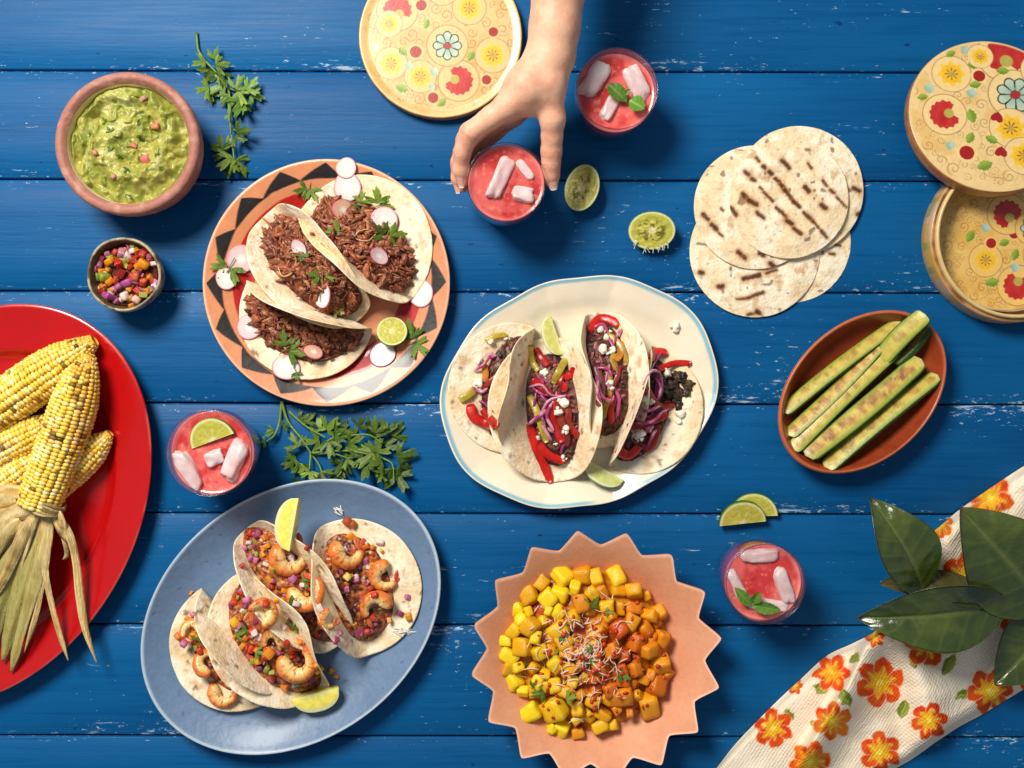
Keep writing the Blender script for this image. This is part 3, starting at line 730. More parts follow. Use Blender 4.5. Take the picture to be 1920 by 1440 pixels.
def build_blue_platter():
    ctr = W(547, 1155, 20); el = ellipse_outline(302*S*.982, 231*S*.982, -math.radians(144.3))
    bl = lin(108, 134, 166)
    def col(r, th, V, k):
        c = mix(bl, lin(96, 122, 154), fbm(V, 50, 4, 6)); c = mix(c, lin(58, 74, 92), 0.6*sstep(.79, .83, fbm(V, 260, 2, 9)))
        return mix(c, lin(190, 204, 214), 0.8*sstep(.975, .99, r))
    t = thing('oval_platter', 'blue grey glazed oval platter under the shrimp tacos', 'platter', W(547, 1155, 0))
    prof = [(0, 6), (.4, 6), (.62, 6.3), (.74, 8.5), (.84, 13.5), (.93, 20.5), (.985, 25.5), (1, 25.4), (.992, 23.2), (.9, 15), (.75, 4.5), (.62, .4), (.56, 1.5), (0, 1.5)]
    DISH['blue'] = (ctr, el, prof)
    dish('platter_body', t, ctr, el, prof, mat('blue_glaze', 'attr', 0.45, 0.5, 0.08, 200, 0.06, 200, coat=0.14, coatr=0.2, bump2=.12, b2scale=50), 300, col, 0, 5)
    return t
def build_red_platter():
    ctr = W(-40, 947, 22); el = ellipse_outline(399*S*.98, 298*S*.98, math.radians(60.5)); rd = lin(184, 10, 14)
    def col(r, th, V, k):
        c = mix(rd, rd*0.86, fbm(V, 30, 3, 2)); return mix(c, lin(214, 96, 78), 0.55*sstep(.985, .996, r)*sstep(.3, .6, fbm(V, 40, 2, 3)))
    t = thing('oval_platter', 'glossy red oval platter under the grilled corn', 'platter', W(-40, 947, 0))
    prof = [(0, 6), (.5, 6), (.68, 6.2), (.735, 8), (.775, 14), (.80, 15.5), (.9, 20), (.975, 24), (.992, 24.4), (1, 23.4), (.985, 21.5), (.85, 14), (.74, 5), (.66, .4), (.6, 1.5), (0, 1.5)]
    dish('platter_body', t, ctr, el, prof, mat('red_glaze', 'attr', 0.26, 0.5, 0.05, 60, 0.04, 60, coat=0.4, coatr=0.1), 260, col, 0, 5)
    return t
def build_terracotta_dish():
    ctr = W(1617, 735, 30); el = ellipse_outline(179*S*.972, 128.5*S*.972, -math.radians(137.7)); c0 = lin(164, 70, 34)
    def col(r, th, V, k):
        c = mix(c0, lin(140, 54, 26), fbm(V, 60, 4, 2)); c = mix(c, lin(120, 46, 24), 0.5*sstep(.6, .75, fbm(V, 110, 3, 7)))
        return mix(c, lin(196, 110, 68), 0.7*sstep(.955, .975, r)*(k < 11))
    t = thing('oval_dish', 'brown terracotta oval dish holding the grilled zucchini spears', 'dish', W(1617, 735, 0))
    prof = [(0, 6), (.4, 6.2), (.62, 7.5), (.76, 11), (.86, 18), (.925, 27), (.95, 31), (.972, 32.4), (.992, 31.6), (1, 28), (.94, 17), (.82, 6), (.66, .4), (0, .4)]
    dish('dish_body', t, ctr, el, prof, mat('terracotta', 'attr', 0.40, 0.45, 0.12, 200, 0.12, 250, coat=0.3, coatr=0.2), 220, col, 0, 5)
    return t
def build_guac_bowl():
    ctr = W(237, 268, 62); R = 136*S*(1-62/1150.); cl = lin(176, 122, 106)
    def col(r, th, V, k):
        c = mix(cl, lin(152, 96, 84), fbm(V*np.array([1, 1, 4]), 60, 4, 2)); c = mix(c, lin(206, 160, 140), 0.5*sstep(.55, .75, fbm(V, 130, 3, 5)))
        return mix(c, mix(lin(236, 224, 180), lin(216, 190, 140), fbm(V, 80, 2, 1)), (k < 5.1).astype(float))
    t = thing('clay_bowl', 'pinkish clay bowl with a thick rim around the guacamole', 'bowl', W(237, 268, 0))
    prof = [(0, 14), (.5, 14), (.72, 22), (.80, 38), (.825, 52), (.835, 57), (.862, 60), (.90, 62.5), (.95, 62.5), (.985, 60.5), (1, 56), (.985, 45), (.9, 22), (.74, 3), (.66, 0), (0, 0)]
    dish('bowl_body', t, ctr, lambda th: R*(1+0.006*np.cos(2*th+.5)), prof, mat('bare_clay', 'attr', 0.62, 0.35, 0.12, 300, 0.25, 300), 160, col, 0, 5)
    # guacamole
    g = thing('guacamole', 'chunky green guacamole swirled in the clay bowl', 'guacamole', W(237, 268, 20)); Rg = R*0.828
    nr, nt = 120, 300; fr = np.linspace(0, 1, nr); th = np.linspace(0, 2*PI, nt, endpoint=False)
    X = fr[:, None]*np.cos(th); Y = fr[:, None]*np.sin(th)
    P = np.stack([X, Y], -1); wv = P+0.20*np.stack([fbm(P, 2.2, 3, 11)-.5, fbm(P, 2.2, 3, 12)-.5], -1)*2
    r2 = np.hypot(wv[..., 0], wv[..., 1]); ph = np.arctan2(wv[..., 1], wv[..., 0])
    spiral = np.sin(r2*9.5-ph*1.0+1.1)
    z = 53+7.5*sstep(-1, 1, spiral)*sstep(.05, .3, r2)*sstep(1.0, .8, r2)-2.5*sstep(.55, 1, fr)[:, None]
    z = z+11.0*(fbm(wv, 4.5, 2, 3)-0.5)+3.6*(fbm(wv, 9, 2, 4)-.5)+3.2*sstep(.48, .66, fbm(P, 7, 2, 9))+1.0*(fbm(P, 28, 2, 6)-.5)
    z = z*sstep(1.02, .95, fr)[:, None]+49*(1-sstep(1.02, .95, fr))[:, None]
    V = np.stack([ctr[0]+X*Rg, ctr[1]+Y*Rg, z/1000], -1)
    c = mix(lin(164, 160, 74), lin(128, 134, 48), sstep(.35, .65, fbm(wv, 6, 3, 21))); c = mix(c, lin(188, 186, 116), .7*sstep(.50, .68, fbm(wv, 4, 3, 22)))
    c = mix(c, lin(120, 132, 44), .65*sstep(.64, .74, fbm(P, 11, 3, 23)))
    low = np.stack([ctr[0]+X[-1]*Rg*.86, ctr[1]+Y[-1]*Rg*.86, np.full(nt, .03)], -1)
    Vb = np.concatenate([V.reshape(-1, 3), low, [[ctr[0], ctr[1], .03]]]); n0 = nr*nt; j = np.arange(nt)
    F = [grid_faces(nr+1, nt, True), np.stack([n0+j, np.full(nt, n0+nt), n0+(j+1) % nt], 1)[:, ::-1]]
    solid('mash', Vb, F, mat('guacamole', 'attr', 0.34, 0.5, 0.08, 300, 0.2, 260, sss=0.2, sr=0.004, sub=(.8, 1, .3)), g, np.concatenate([c.reshape(-1, 3), np.tile(c[-1, 0], (nt+1, 1))]))
    settle()
    for i, (px, py, s, cc) in enumerate([(292, 238, 4.6, lin(206, 120, 84)), (251, 274, 3.8, lin(196, 104, 78)), (276, 301, 5.4, lin(206, 116, 106)), (296, 228, 3, lin(220, 150, 110)), (180, 287, 3.2, lin(196, 130, 80)), (270, 184, 3, lin(208, 160, 150)), (213, 332, 3, lin(200, 140, 130))]):
        p, n = drop(px, py, 0.3); link('tomato_piece', dice_meshes()[i % 6], M_DICE, g, p, (i, i*2., i*.7), s/1000, cc)
    for i, (px, py) in enumerate([(258, 232), (208, 247), (240, 316), (290, 290), (208, 283), (243, 366), (318, 190), (198, 230), (225, 292), (262, 262), (304, 320), (170, 250)]):
        p, n = drop(px, py, .6); add_leaf(g, p, i*2.1, 5.5, 300+i, n, .8, .1, 'chopped_cilantro', 0.7)
def build_salsa_bowl():
    ctr = W(231, 514, 42); R = 70*S*(1-42/1150.)
    def col(r, th, V, k):
        n = fbm(V*np.array([1, 1, 2.5]), 120, 4, 3); c = mix(lin(176, 164, 132), lin(92, 78, 56), sstep(.42, .62, n)); c = mix(c, lin(66, 74, 76), .5*sstep(.6, .7, fbm(V, 90, 3, 6)))
        return np.where((k < 4.5)[..., None], mix(lin(104, 86, 54), lin(70, 58, 38), fbm(V, 100, 2, 2)), c)
    t = thing('small_bowl', 'small rough speckled stoneware bowl holding the diced salsa', 'bowl', W(231, 514, 0))
    prof = [(0, 9), (.5, 9.5), (.75, 18), (.86, 32), (.91, 40), (.94, 42), (.975, 42), (1, 40), (.995, 33), (.94, 22), (.8, 8), (.6, 1), (.5, 0), (0, 0)]
    dish('bowl_body', t, ctr, lambda th: R*(1+.012*np.cos(3*th)+.01*np.cos(5*th+1)), prof, mat('stoneware', 'attr', 0.5, 0.4, 0.2, 300, 0.4, 250, coat=.2), 120, col, 0, 4)
    s = thing('fresh_salsa', 'diced tomato, onion and pepper salsa in the small stoneware bowl', 'salsa', W(231, 514, 10))
    dish('juice', s, ctr, lambda th: R*.83+0*th, [(0, 31), (.5, 30.5), (.9, 29.5), (1, 28), (.8, 14), (0, 13)], mat('salsa_juice', lin(96, 34, 18), 0.2), 48, None, 0, 2)
    r = np.random.RandomState(5); dm = dice_meshes(); pts = []
    spec = {(205, 490): SALSA[2][1], (222, 495): lin(196, 30, 20), (268, 495): lin(222, 140, 20), (258, 500): lin(222, 140, 20), (238, 530): lin(190, 80, 150), (203, 555): lin(170, 66, 140), (233, 555): lin(240, 220, 200), (226, 474): lin(200, 130, 150), (195, 520): lin(140, 150, 50), (205, 527): lin(230, 140, 30), (254, 562): lin(230, 190, 170), (268, 553): lin(150, 150, 40), (255, 520): lin(190, 90, 40)}
    for (px, py), cc in spec.items(): pts.append((*W(px, py, 38)[:2], cc*.9, 5.0))
    while len(pts) < 110:
        a, q = r.uniform(0, 6.28), R*.82*math.sqrt(r.rand()); pts.append((ctr[0]+q*math.cos(a), ctr[1]+q*math.sin(a), SALSA[r.randint(8)][1]*r.uniform(.55, 1.0), r.uniform(3.0, 4.6)))
    for i, (x, y, cc, sz) in enumerate(pts):
        d = math.hypot(x-ctr[0], y-ctr[1])/R; z = (37.5 if i < 13 else 34.5-r.uniform(0, 3.0))-3.0*d*d
        link(['diced_tomato', 'diced_onion', 'diced_pepper'][i % 3], dm[i % 6], M_DICE, s, (x, y, z/1000), tuple(r.uniform(0, 6, 3)), sz/1000, cc)

def build_star_bowl():
    ctr = W(1117, 1226, 40); k = 1-40/1150.; Ro, Rv = 236*S*k, 204*S*k; ph0 = math.radians(75.9)
    def out(th):
        x = np.abs((((th-ph0)*16/(2*PI)+0.5) % 1)-0.5)*2      # 0 at a point, 1 in a notch
        return Rv+(Ro-Rv)*np.clip(1-np.sqrt(x*x+.004), 0, 1)**1.35
    c0 = lin(232, 168, 130)
    def col(r, th, V, k_):
        c = mix(c0, lin(214, 140, 102), fbm(V, 40, 4, 3)); return mix(c, lin(246, 204, 178), .75*sstep(.975, .992, r)*(k_ < 7))
    nth = 16*24
    prof = [(0, 12), (.3, 12), (.52, 14), (.66, 22), (.76, 31), (.88, 38), (.97, 41.5), (1, 41), (.985, 38.5), (.86, 33), (.7, 20), (.5, 5), (.42, 0), (0, 0)]
    # inside the rim the outline relaxes to a circle
    th = np.linspace(0, 2*PI, nth, endpoint=False)+ph0; pf = spline(np.array(prof, float), len(prof)*5-4)
    Rr = out(th); w = sstep(.80, .985, pf[:, 0])[:, None]; Rc = (Ro+Rv)/2
    r = np.maximum(pf[:, 0][:, None]*(Rc*(1-w)+Rr[None]*w), 1e-5)
    ir = int(np.argmax(pf[:, 0])); zr = np.broadcast_to(pf[:, 1][:, None], r.shape).copy(); fa = np.clip(r/Rc, 0, 1.2)
    xs_, zs_ = np.array([0, .3, .52, .66, .76, .88, .97, 1.2]), np.array([11, 11, 13, 20, 30, 41, 47.5, 60])
    ztop = np.interp(np.linspace(0, 1.2, 200), xs_, zs_); ztop = np.convolve(np.pad(ztop, 8, 'edge'), np.ones(17)/17, 'valid')
    zr[:ir] = np.interp(fa[:ir], np.linspace(0, 1.2, 200), ztop); zr[ir:] += (np.interp(fa[ir:], np.linspace(0, 1.2, 200), ztop)-np.interp(pf[ir:, :1], np.linspace(0, 1.2, 200), ztop))*sstep(.6, .9, pf[ir:, :1])
    V = np.stack([ctr[0]+r*np.cos(th), ctr[1]+r*np.sin(th), zr/1000], -1)
    t = thing('star_bowl', 'peach clay bowl with a pointed star rim full of mango', 'bowl', W(1117, 1226, 0))
    cc = col(np.broadcast_to(pf[:, 0][:, None], r.shape), th, V, np.broadcast_to(np.arange(len(pf))[:, None]/5., r.shape))
    solid('bowl_body', V.reshape(-1, 3), grid_faces(len(pf), nth, True), mat('peach_clay', 'attr', 0.62, 0.35, 0.08, 200, 0.18, 350), t, cc.reshape(-1, 3))
    # mango salad
    s = thing('mango_salad', 'yellow mango cubes with red chilli sauce and shredded coconut', 'fruit salad', W(1100, 1228, 14))
    c2 = W(1101, 1228, 45); Rf = 170*S*.96
    dome = lambda d: 31+19*(1-np.clip(d, 0, 1)**2.2)
    nr, nt = 40, 90; fr = np.linspace(0, 1, nr); tt = np.linspace(0, 2*PI, nt, endpoint=False)
    X = c2[0]+fr[:, None]*np.cos(tt)*Rf*.93; Y = c2[1]+fr[:, None]*np.sin(tt)*Rf*.93
    Z = (dome(fr)[:, None]-9+6*(fbm(np.stack([X, Y], -1), 90, 3, 2)-.5))/1000; Z[-1] = .02
    Vb = np.stack([X, Y, Z], -1).reshape(-1, 3)
    solid('chilli_sauce', Vb, grid_faces(nr, nt, True), mat('chilli_sauce', 'attr', 0.22, 0.5, 0.2, 300, 0.4, 300, sss=.1), s, mix(lin(180, 70, 18), lin(222, 146, 24), sstep(.3, .6, fbm(Vb, 70, 3, 5))))
    r_ = np.random.RandomState(11); P = []; n = 0
    fixed = [(968, 1147, 15), (992, 1122, 16), (1015, 1097, 15), (1055, 1083, 16), (1094, 1082, 16), (1158, 1086, 18), (1190, 1112, 15), (1190, 1146, 14), (1220, 1157, 13), (1210, 1186, 14), (1242, 1204, 15), (1241, 1250, 17), (1232, 1290, 15), (1220, 1330, 20), (995, 1177, 16), (955, 1235, 17), (980, 1215, 16), (962, 1283, 17), (995, 1342, 20), (1040, 1333, 20), (1165, 1305, 18), (1130, 1112, 13), (1048, 1180, 15), (1120, 1190, 16), (1160, 1180, 15), (1075, 1160, 14)]
    for px, py, sz in fixed: P.append((*W(px, py, 45)[:2], sz*.98*S))
    while len(P) < 108 and n < 20000:
        n += 1; a, q = r_.uniform(0, 6.28), Rf*.95*math.sqrt(r_.rand()); x, y = c2[0]+q*math.cos(a), c2[1]+q*math.sin(a); sz = r_.uniform(9, 16)*.95*S
        if all((x-b[0])**2+(y-b[1])**2 > ((sz+b[2])*0.70)**2 for b in P): P.append((x, y, sz))
    mm = []
    for k in range(8):
        V, F = cubesphere(4, 8.0); V = V*np.random.RandomState(k).uniform(.78, 1.15, 3)*(1+.24*(fbm(V+k*7, .8, 2, k)-.5)*2)[:, None]; mm.append(mesh_np('mango_cube', V, F, None, True))
    M_MAN = mat('mango', 'obj', 0.20, 0.5, 0.22, 70, 0.25, 160, sss=.25, sr=.006, sub=(1, .6, .12))
    for i, (x, y, sz) in enumerate(P):
        d = math.hypot(x-c2[0], y-c2[1])/Rf; side = (x-c2[0])/Rf; u = np.clip(.36+.7*side+r_.normal(0, .2), 0, 1)
        c = mix(lin(255, 220, 34), lin(242, 158, 18), u); px_, py_ = 960+x/S/.96, 720-y/S/.96; c = mix(c, lin(208, 74, 18), min(.8, 1.25*math.exp(-((px_-1140)**2+(py_-1240)**2)/95**2)*r_.uniform(.25, 1))); c = mix(c, lin(196, 70, 20), .45 if r_.rand() < .18 else 0)
        link('mango_cube', mm[i % 8], M_MAN, s, (x, y, (dome(d)-3+r_.uniform(-5, 3.0))/1000), (r_.normal(0, .35), r_.normal(0, .35), r_.uniform(0, 1.6)), (sz*r_.uniform(.85, 1.15), sz*r_.uniform(.85, 1.1), sz*r_.uniform(.8, 1.1)), c)
    settle(); A = Acc(); B = Acc()
    for i in range(270):
        a = r_.uniform(0, 6.28); q = Rf*.78*abs(r_.normal(0, .42)); x, y = 1098+q/S*math.cos(a)*1.0, 1222+q/S*math.sin(a)*1.1
        if math.hypot(x-1101, y-1228) > 150: continue
        p, nn = drop(x, y, .8); L = r_.uniform(.006, .016); b = r_.uniform(0, 6.28); d = np.array([math.cos(b), math.sin(b), r_.normal(0, .25)]); e = np.array([-d[1], d[0], .3])
        v, f = tube(spline([p-d*L/2, p+e*r_.normal(0, .0022)+[0, 0, .0012], p+d*L/2+e*r_.normal(0, .002)], 7), np.array([.3, .8, 1, 1, 1, .8, .3])*r_.uniform(.0004, .0007), 4)
        A.add(v, f, mix(lin(244, 224, 206), lin(232, 176, 150), r_.rand()))
    A.out('coconut_shreds', mat('coconut', 'attr', .5, .4, sss=.3, sr=.002), s, kind='stuff')
    for i in range(170):
        x, y = r_.normal(1128, 58), r_.normal(1245, 60)
        if math.hypot(x-1101, y-1228) > 150: continue
        p, nn = drop(x, y, .1); v, f = blob(p, r_.uniform(.0012, .0034, 3)*[1, 1, .6], 1, .3, 2, i); B.add(v, f, mix(lin(176, 34, 18), lin(206, 84, 30), r_.rand()))
    B.out('chilli_flakes', mat('chilli', 'attr', .3, .5, .2, 300), s, kind='stuff')
    for i, (px, py, a, L) in enumerate([(1107, 1140, 60, 15), (1135, 1150, 10, 9), (1048, 1198, 0, 8), (1035, 1232, 120, 13), (1105, 1228, -60, 14), (1155, 1240, 40, 15), (1160, 1262, -20, 13), (1020, 1298, 200, 15), (1062, 1308, 10, 12), (985, 1253, 80, 9), (995, 1285, 30, 7), (1110, 1215, 190, 8)]):
        p, nn = drop(px, py, 1.2); add_leaf(s, p, math.radians(a), L*.85, 500+i, nn, .4, .2, 'cilantro_leaf', 1.2)

beef_plate = build_beef_plate(); white_platter = build_white_platter(); blue_platter = build_blue_platter(); red_platter = build_red_platter()
build_terracotta_dish(); build_guac_bowl(); build_salsa_bowl(); build_star_bowl()

# ------------------------------------------------------------------ beef tacos
G = 'beef tacos on the zigzag plate'
TU = Taco('open beef taco with a wide bare flap, beside the stacked radish slices', (681, 464), (174, 153), 73, 13, 78, 7.2, 21, G, 'beef', r0=12); TU.shell()
TU.set_bed(.52, .55, .86, 5); fill_beef(TU, 250, 1)
TB = Taco('beef taco nearest the herb sprig, its upper flap folded over the filling', (578, 588), (215, 84), 69, 106, 14, 7.2, 22, G, 'beef', r0=10, curl=8); TB.shell()
TB.set_bed(.22, .70, .90, 5); fill_beef(TB, 210, 2)
TM = Taco('middle beef taco standing between the other two, packed with beef', (590, 500), (184, 191), 72, 78, 56, 9, 23, G, 'beef', r0=14, curl=20); TM.shell()
TM.set_bed(.66, .62, .88, 7, -.86); fill_beef(TM, 300, 3)
E1 = lin(150, 60, 92)
radish(652, 351, 27, 0, 'larger pale radish slice overlapping the top edge of the zigzag plate'); radish(650, 316, 19.5, 0, 'small radish slice on top of another at the plate\'s top edge', lift=2.5)
radish(643, 394, 22, 20, 'brown tinged radish slice half sunk in the beef below the stacked pair', 2, squash=.9)
radish(721, 412, 25, 0, 'round white radish slice in the middle of the upper open taco'); radish(711, 480, 19, -35, 'oval pink radish slice at the lower part of the upper open taco', 1, squash=.75)
radish(789, 550, 26, 0, 'plain white radish slice on the right rim of the zigzag plate'); radish(718, 665, 25, 0, 'radish slice with a purple edge below the squeezed lime piece', edge=lin(112, 28, 66))
radish(453, 486, 27, 0, 'larger radish slice on the left rim under a cilantro leaf', 1); radish(425, 523, 20, 0, 'smaller radish slice on the left black zigzag beside a larger one', 0, lift=1.8)
radish(561, 467, 19, -60, 'tilted radish slice standing in the top of the middle taco', squash=.7, extra=(35, 0)); radish(605, 554, 23, 0, 'white radish slice low in the middle of the centre beef taco')
radish(469, 613, 24, 20, 'radish slice at the upper left end of the bottom taco', 1); radish(588, 660, 19, 0, 'tan radish slice tucked under the folded flap of the bottom taco', 2, squash=.7)
radish(537, 689, 27, 0, 'broad white radish slice at the lower edge of the bottom taco', squash=.85)
garnish(580, 353, 250, 12, 1, 'small cilantro leaf on the red ring at the plate\'s upper left'); garnish(675, 385, 170, 13, 2, 'cilantro leaf left of the white slice in the upper taco')
garnish(709, 386, 30, 15, 3, 'bright cilantro leaf at the base of the upper taco\'s bare flap'); garnish(642, 432, 200, 12, 4, 'round cilantro leaf beside the brown radish slice', 1)
garnish(726, 443, 250, 16, 5, 'cilantro leaf below the white radish slice of the upper taco', 3); garnish(433, 497, 240, 17, 6, 'cilantro leaf lying over two radish slices on the left rim')
garnish(555, 479, 0, 12, 7, 'cilantro leaf leaning on the tilted slice in the middle taco', 1); garnish(605, 519, 90, 13, 8, 'cilantro sprig above the white slice of the middle taco'); garnish(626, 580, 340, 11, 9, 'pale cilantro leaf right of the middle taco\'s lower slice', 1)
garnish(536, 655, 40, 17, 10, 'cilantro leaf in the middle of the bottom beef taco'); garnish(774, 642, 20, 18, 11, 'cilantro leaf on the lower right rim of the zigzag plate'); garnish(555, 695, 300, 9, 12, 'tiny cilantro leaf on the bottom taco\'s broad radish slice', 1)
settle()
lime_slice(735, 622, 200, 15.5, 4, 'squeezed lime piece on the zigzag plate beside the purple edged radish', half=False, z=22, tilt=(14, -12), grp='lime pieces on the beef plate')
for pts in ([(522, 500), (530, 518), (548, 512), (556, 490), (552, 478)], [(690, 430), (672, 435), (668, 448), (690, 452), (704, 440)]):
    A = Acc(); v, f = tube(on_path(pts, 2.0, 16), .0006, 5); A.add(v, f, lin(206, 176, 116)); o = A.out('onion_ring', M_ONI, TM.root if pts[0][0] < 600 else TU.root)

# ------------------------------------------------------------------ pepper tacos
G = 'pepper tacos on the scalloped platter'
def char_few(c, n): return c
M_MUSH = mat('mushroom', 'attr', .4, .45, .3, 300, .5, 400)
dkc = lambda V: mix(mix(lin(46, 30, 26), lin(110, 44, 50), sstep(.4, .6, fbm(V, 230, 3, 3))), lin(150, 104, 74), .6*sstep(.6, .72, fbm(V, 300, 2, 8)))
V4 = Taco('pepper taco lying open beside the right rim with dark mushrooms', (1197, 768), (-230, 650), 66, 20, 98, 6.2, 34, G, 'white', r0=11); V4.shell(); V4.set_bed(.46, .5, .84, 4); V4.bed_mesh('mushroom_bed', M_MUSH, dkc, 3.4, 130)
V1 = Taco('pepper taco beside the left rim with its near flap folded over', (962, 728), (-160, 710), 67, 112, 16, 6.2, 31, G, 'white', r0=10, curl=6); V1.shell(); V1.set_bed(.15, .46, .82, 4); V1.bed_mesh('mushroom_bed', M_MUSH, dkc, 3.4, 130)
V3 = Taco('narrow upright pepper taco right of the upper lime wedge', (1128, 712), (50, 800), 69, 58, 86, 6.2, 33, G, 'white', r0=12, curl=12); V3.shell(); V3.set_bed(.52, .5, .84, 4); V3.bed_mesh('mushroom_bed', M_MUSH, dkc, 3.4, 130)
V2 = Taco('fullest pepper taco with a long red strip hanging off its lower edge', (1036, 768), (60, 700), 74, 62, 34, 6.2, 32, G, 'white', r0=13, curl=12); V2.shell(); V2.set_bed(.48, .40, .78, 4); V2.bed_mesh('mushroom_bed', M_MUSH, dkc, 3.4, 130)
Z = lambda L: [(800+x/3.064, 500+y/3.064) for x, y in L]
RD, RD2, YL, OR = lin(206, 30, 18), lin(176, 22, 22), lin(186, 164, 52), lin(204, 128, 44)
for T in (V1, V2, V3, V4):
    settle(); A = Acc(); r_ = np.random.RandomState(T.seed)
    for i in range(120):
        p = T.bed(r_.uniform(.05, .95), r_.uniform(.08, .92)); v, f = blob(p+np.array([0, 0, r_.uniform(-.0006, .0014)]), np.array([r_.uniform(.003, .0062), r_.uniform(.0012, .0024), r_.uniform(.0008, .0016)]), 2, .6, 1.5, i, rotm(r_.normal(0, .4), r_.normal(0, .3), r_.uniform(0, 6)))
        A.add(v, f, [lin(60, 44, 34), lin(96, 66, 48), lin(140, 50, 70), lin(120, 40, 40), lin(84, 70, 44), lin(160, 96, 90)][r_.randint(6)]*r_.uniform(.7, 1.2))
    A.out('chopped_filling', M_MUSH, T.root, kind='stuff')
    for i in range(13 if T is not V1 else 7):
        u0, t0 = r_.uniform(.08, .70), r_.uniform(.15, .85); du, dt = r_.uniform(.14, .30), r_.normal(0, .16); q = np.array([T.bed(u0+du*k, np.clip(t0+dt*k+.06*math.sin(k*5+i), .05, .95)) for k in (0, .35, .7, 1)]); q[:, 2] += np.array([.0012, .0034, .0036, .0012])+i*.00012
        pep = i % 2 == 0; P = spline(q, 12); w = r_.uniform(.0022, .0036) if pep else r_.uniform(.0012, .0018)
        v, f = tube(P, w*(np.array([.7]+[1]*10+[.6]) if pep else np.array([.4, .8]+[1]*8+[.8, .3])), 10, .28 if pep else .6)
        cc = [lin(200, 34, 22), lin(170, 26, 26), lin(150, 46, 40), lin(190, 150, 60)][r_.randint(4)] if pep else mix(lin(192, 86, 136), lin(156, 48, 98), r_.rand())
        solid('pepper_strip' if pep else 'onion_strand', v, f, M_PEP if pep else M_ONI, T.root, mix(cc, cc*.7, sstep(.4, .65, fbm(v, 160, 2, i))))
for T, col, w, pts, arch in [
    (V2, RD, 15, [(590, 900), (625, 1030), (670, 1130), (715, 1240)], 2), (V2, RD, 14, [(640, 1010), (700, 1080), (790, 1120)], 2), (V2, RD2, 13, [(610, 650), (660, 690), (720, 740)], 2),
    (V2, RD2, 12, [(625, 470), (655, 520), (700, 570)], 1), (V2, YL, 11, [(590, 450), (605, 540), (640, 600)], 2), (V2, YL, 12, [(800, 530), (760, 600), (730, 670)], 3), (V2, YL, 13, [(590, 740), (640, 850), (690, 1010)], 3),
    (V2, RD2, 16, [(700, 800), (740, 900), (780, 1010)], 1), (V2, RD, 11, [(790, 640), (830, 620), (845, 580)], 1), (V2, lin(150, 60, 40), 12, [(760, 860), (800, 960), (800, 1030)], 1),
    (V3, RD, 15, [(935, 370), (990, 300), (1060, 310), (1100, 340)], 3), (V3, OR, 12, [(1120, 430), (1110, 500), (1080, 540)], 2), (V3, RD2, 12, [(980, 660), (1010, 740), (1050, 760)], 1), (V3, lin(120, 56, 60), 14, [(970, 560), (1000, 680), (990, 800)], 1),
    (V4, RD, 16, [(1280, 530), (1310, 490), (1380, 490)], 3), (V4, RD, 10, [(1330, 590), (1420, 555), (1520, 555)], 2), (V4, RD, 17, [(1090, 1050), (1160, 1080), (1220, 1030)], 3), (V4, RD2, 13, [(1250, 690), (1330, 800), (1420, 800)], 1), (V4, RD2, 13, [(1150, 920), (1250, 900), (1380, 850)], 2),
    (V1, RD, 17, [(250, 790), (270, 860), (350, 900), (390, 920)], 3), (V1, RD2, 14, [(320, 820), (370, 880), (410, 920)], 2), (V1, YL, 13, [(190, 765), (240, 740), (280, 700)], 2), (V1, OR, 11, [(330, 560), (340, 620), (330, 660)], 1), (V1, YL, 9, [(340, 430), (400, 400), (460, 390)], 1)]:
    strip(T.root, Z(pts), w*1.12, col, 2.0, arch=arch)
for T, pts in [(V2, [(590, 690), (660, 680), (720, 740), (840, 735)]), (V2, [(800, 740), (700, 770), (660, 850), (680, 900)]), (V2, [(690, 820), (640, 860), (580, 910)]), (V2, [(660, 900), (700, 970), (720, 1000)]), (V2, [(600, 680), (640, 720), (700, 740)]), (V2, [(720, 780), (690, 860), (730, 940)]),
               (V3, [(960, 350), (1010, 330), (1040, 380)]), (V3, [(1120, 360), (1090, 400), (1070, 440)]), (V3, [(980, 580), (1040, 590), (1060, 640)]), (V3, [(970, 620), (1000, 740), (1060, 770), (1075, 740)]), (V3, [(1050, 560), (1030, 650), (1050, 700)]), (V3, [(985, 650), (980, 720), (1000, 780)]),
               (V4, [(1280, 620), (1300, 560), (1350, 490)]), (V4, [(1240, 680), (1290, 600), (1340, 620), (1350, 720), (1310, 780)]), (V4, [(1190, 790), (1250, 830), (1340, 800)]), (V4, [(1180, 860), (1280, 860), (1390, 820)]), (V4, [(1170, 940), (1240, 960), (1300, 900)]), (V4, [(1260, 1040), (1300, 960), (1320, 930)]), (V4, [(1310, 640), (1340, 690), (1330, 750)]), (V4, [(1200, 900), (1290, 890), (1350, 840)]),
               (V1, [(270, 600), (330, 560), (380, 490)]), (V1, [(350, 500), (370, 520), (400, 510)]), (V1, [(260, 690), (310, 720), (350, 700)]), (V1, [(300, 770), (340, 790), (380, 830)])]:
    onion(T.root, Z(pts), RNG.uniform(4.5, 7.0), 2.4, mix(lin(186, 66, 124), lin(150, 40, 90), RNG.rand()))
A = Acc()
for i in range(26):
    x, y = 1440+RNG.normal(0, 42), 690+RNG.normal(0, 50); p, n = drop(*Z([(x, y)])[0], 1.0); v, f = blob(p, RNG.uniform(.003, .0062, 3)*[1, 1, .5], 3, 1.0, 1.6, i, rotm(RNG.normal(0, .5), RNG.normal(0, .5), RNG.uniform(0, 6))); A.add(v, f, mix(lin(40, 32, 24), lin(80, 64, 48), RNG.rand()))
A.out('chopped_mushroom', M_MUSH, V4.root, kind='stuff')
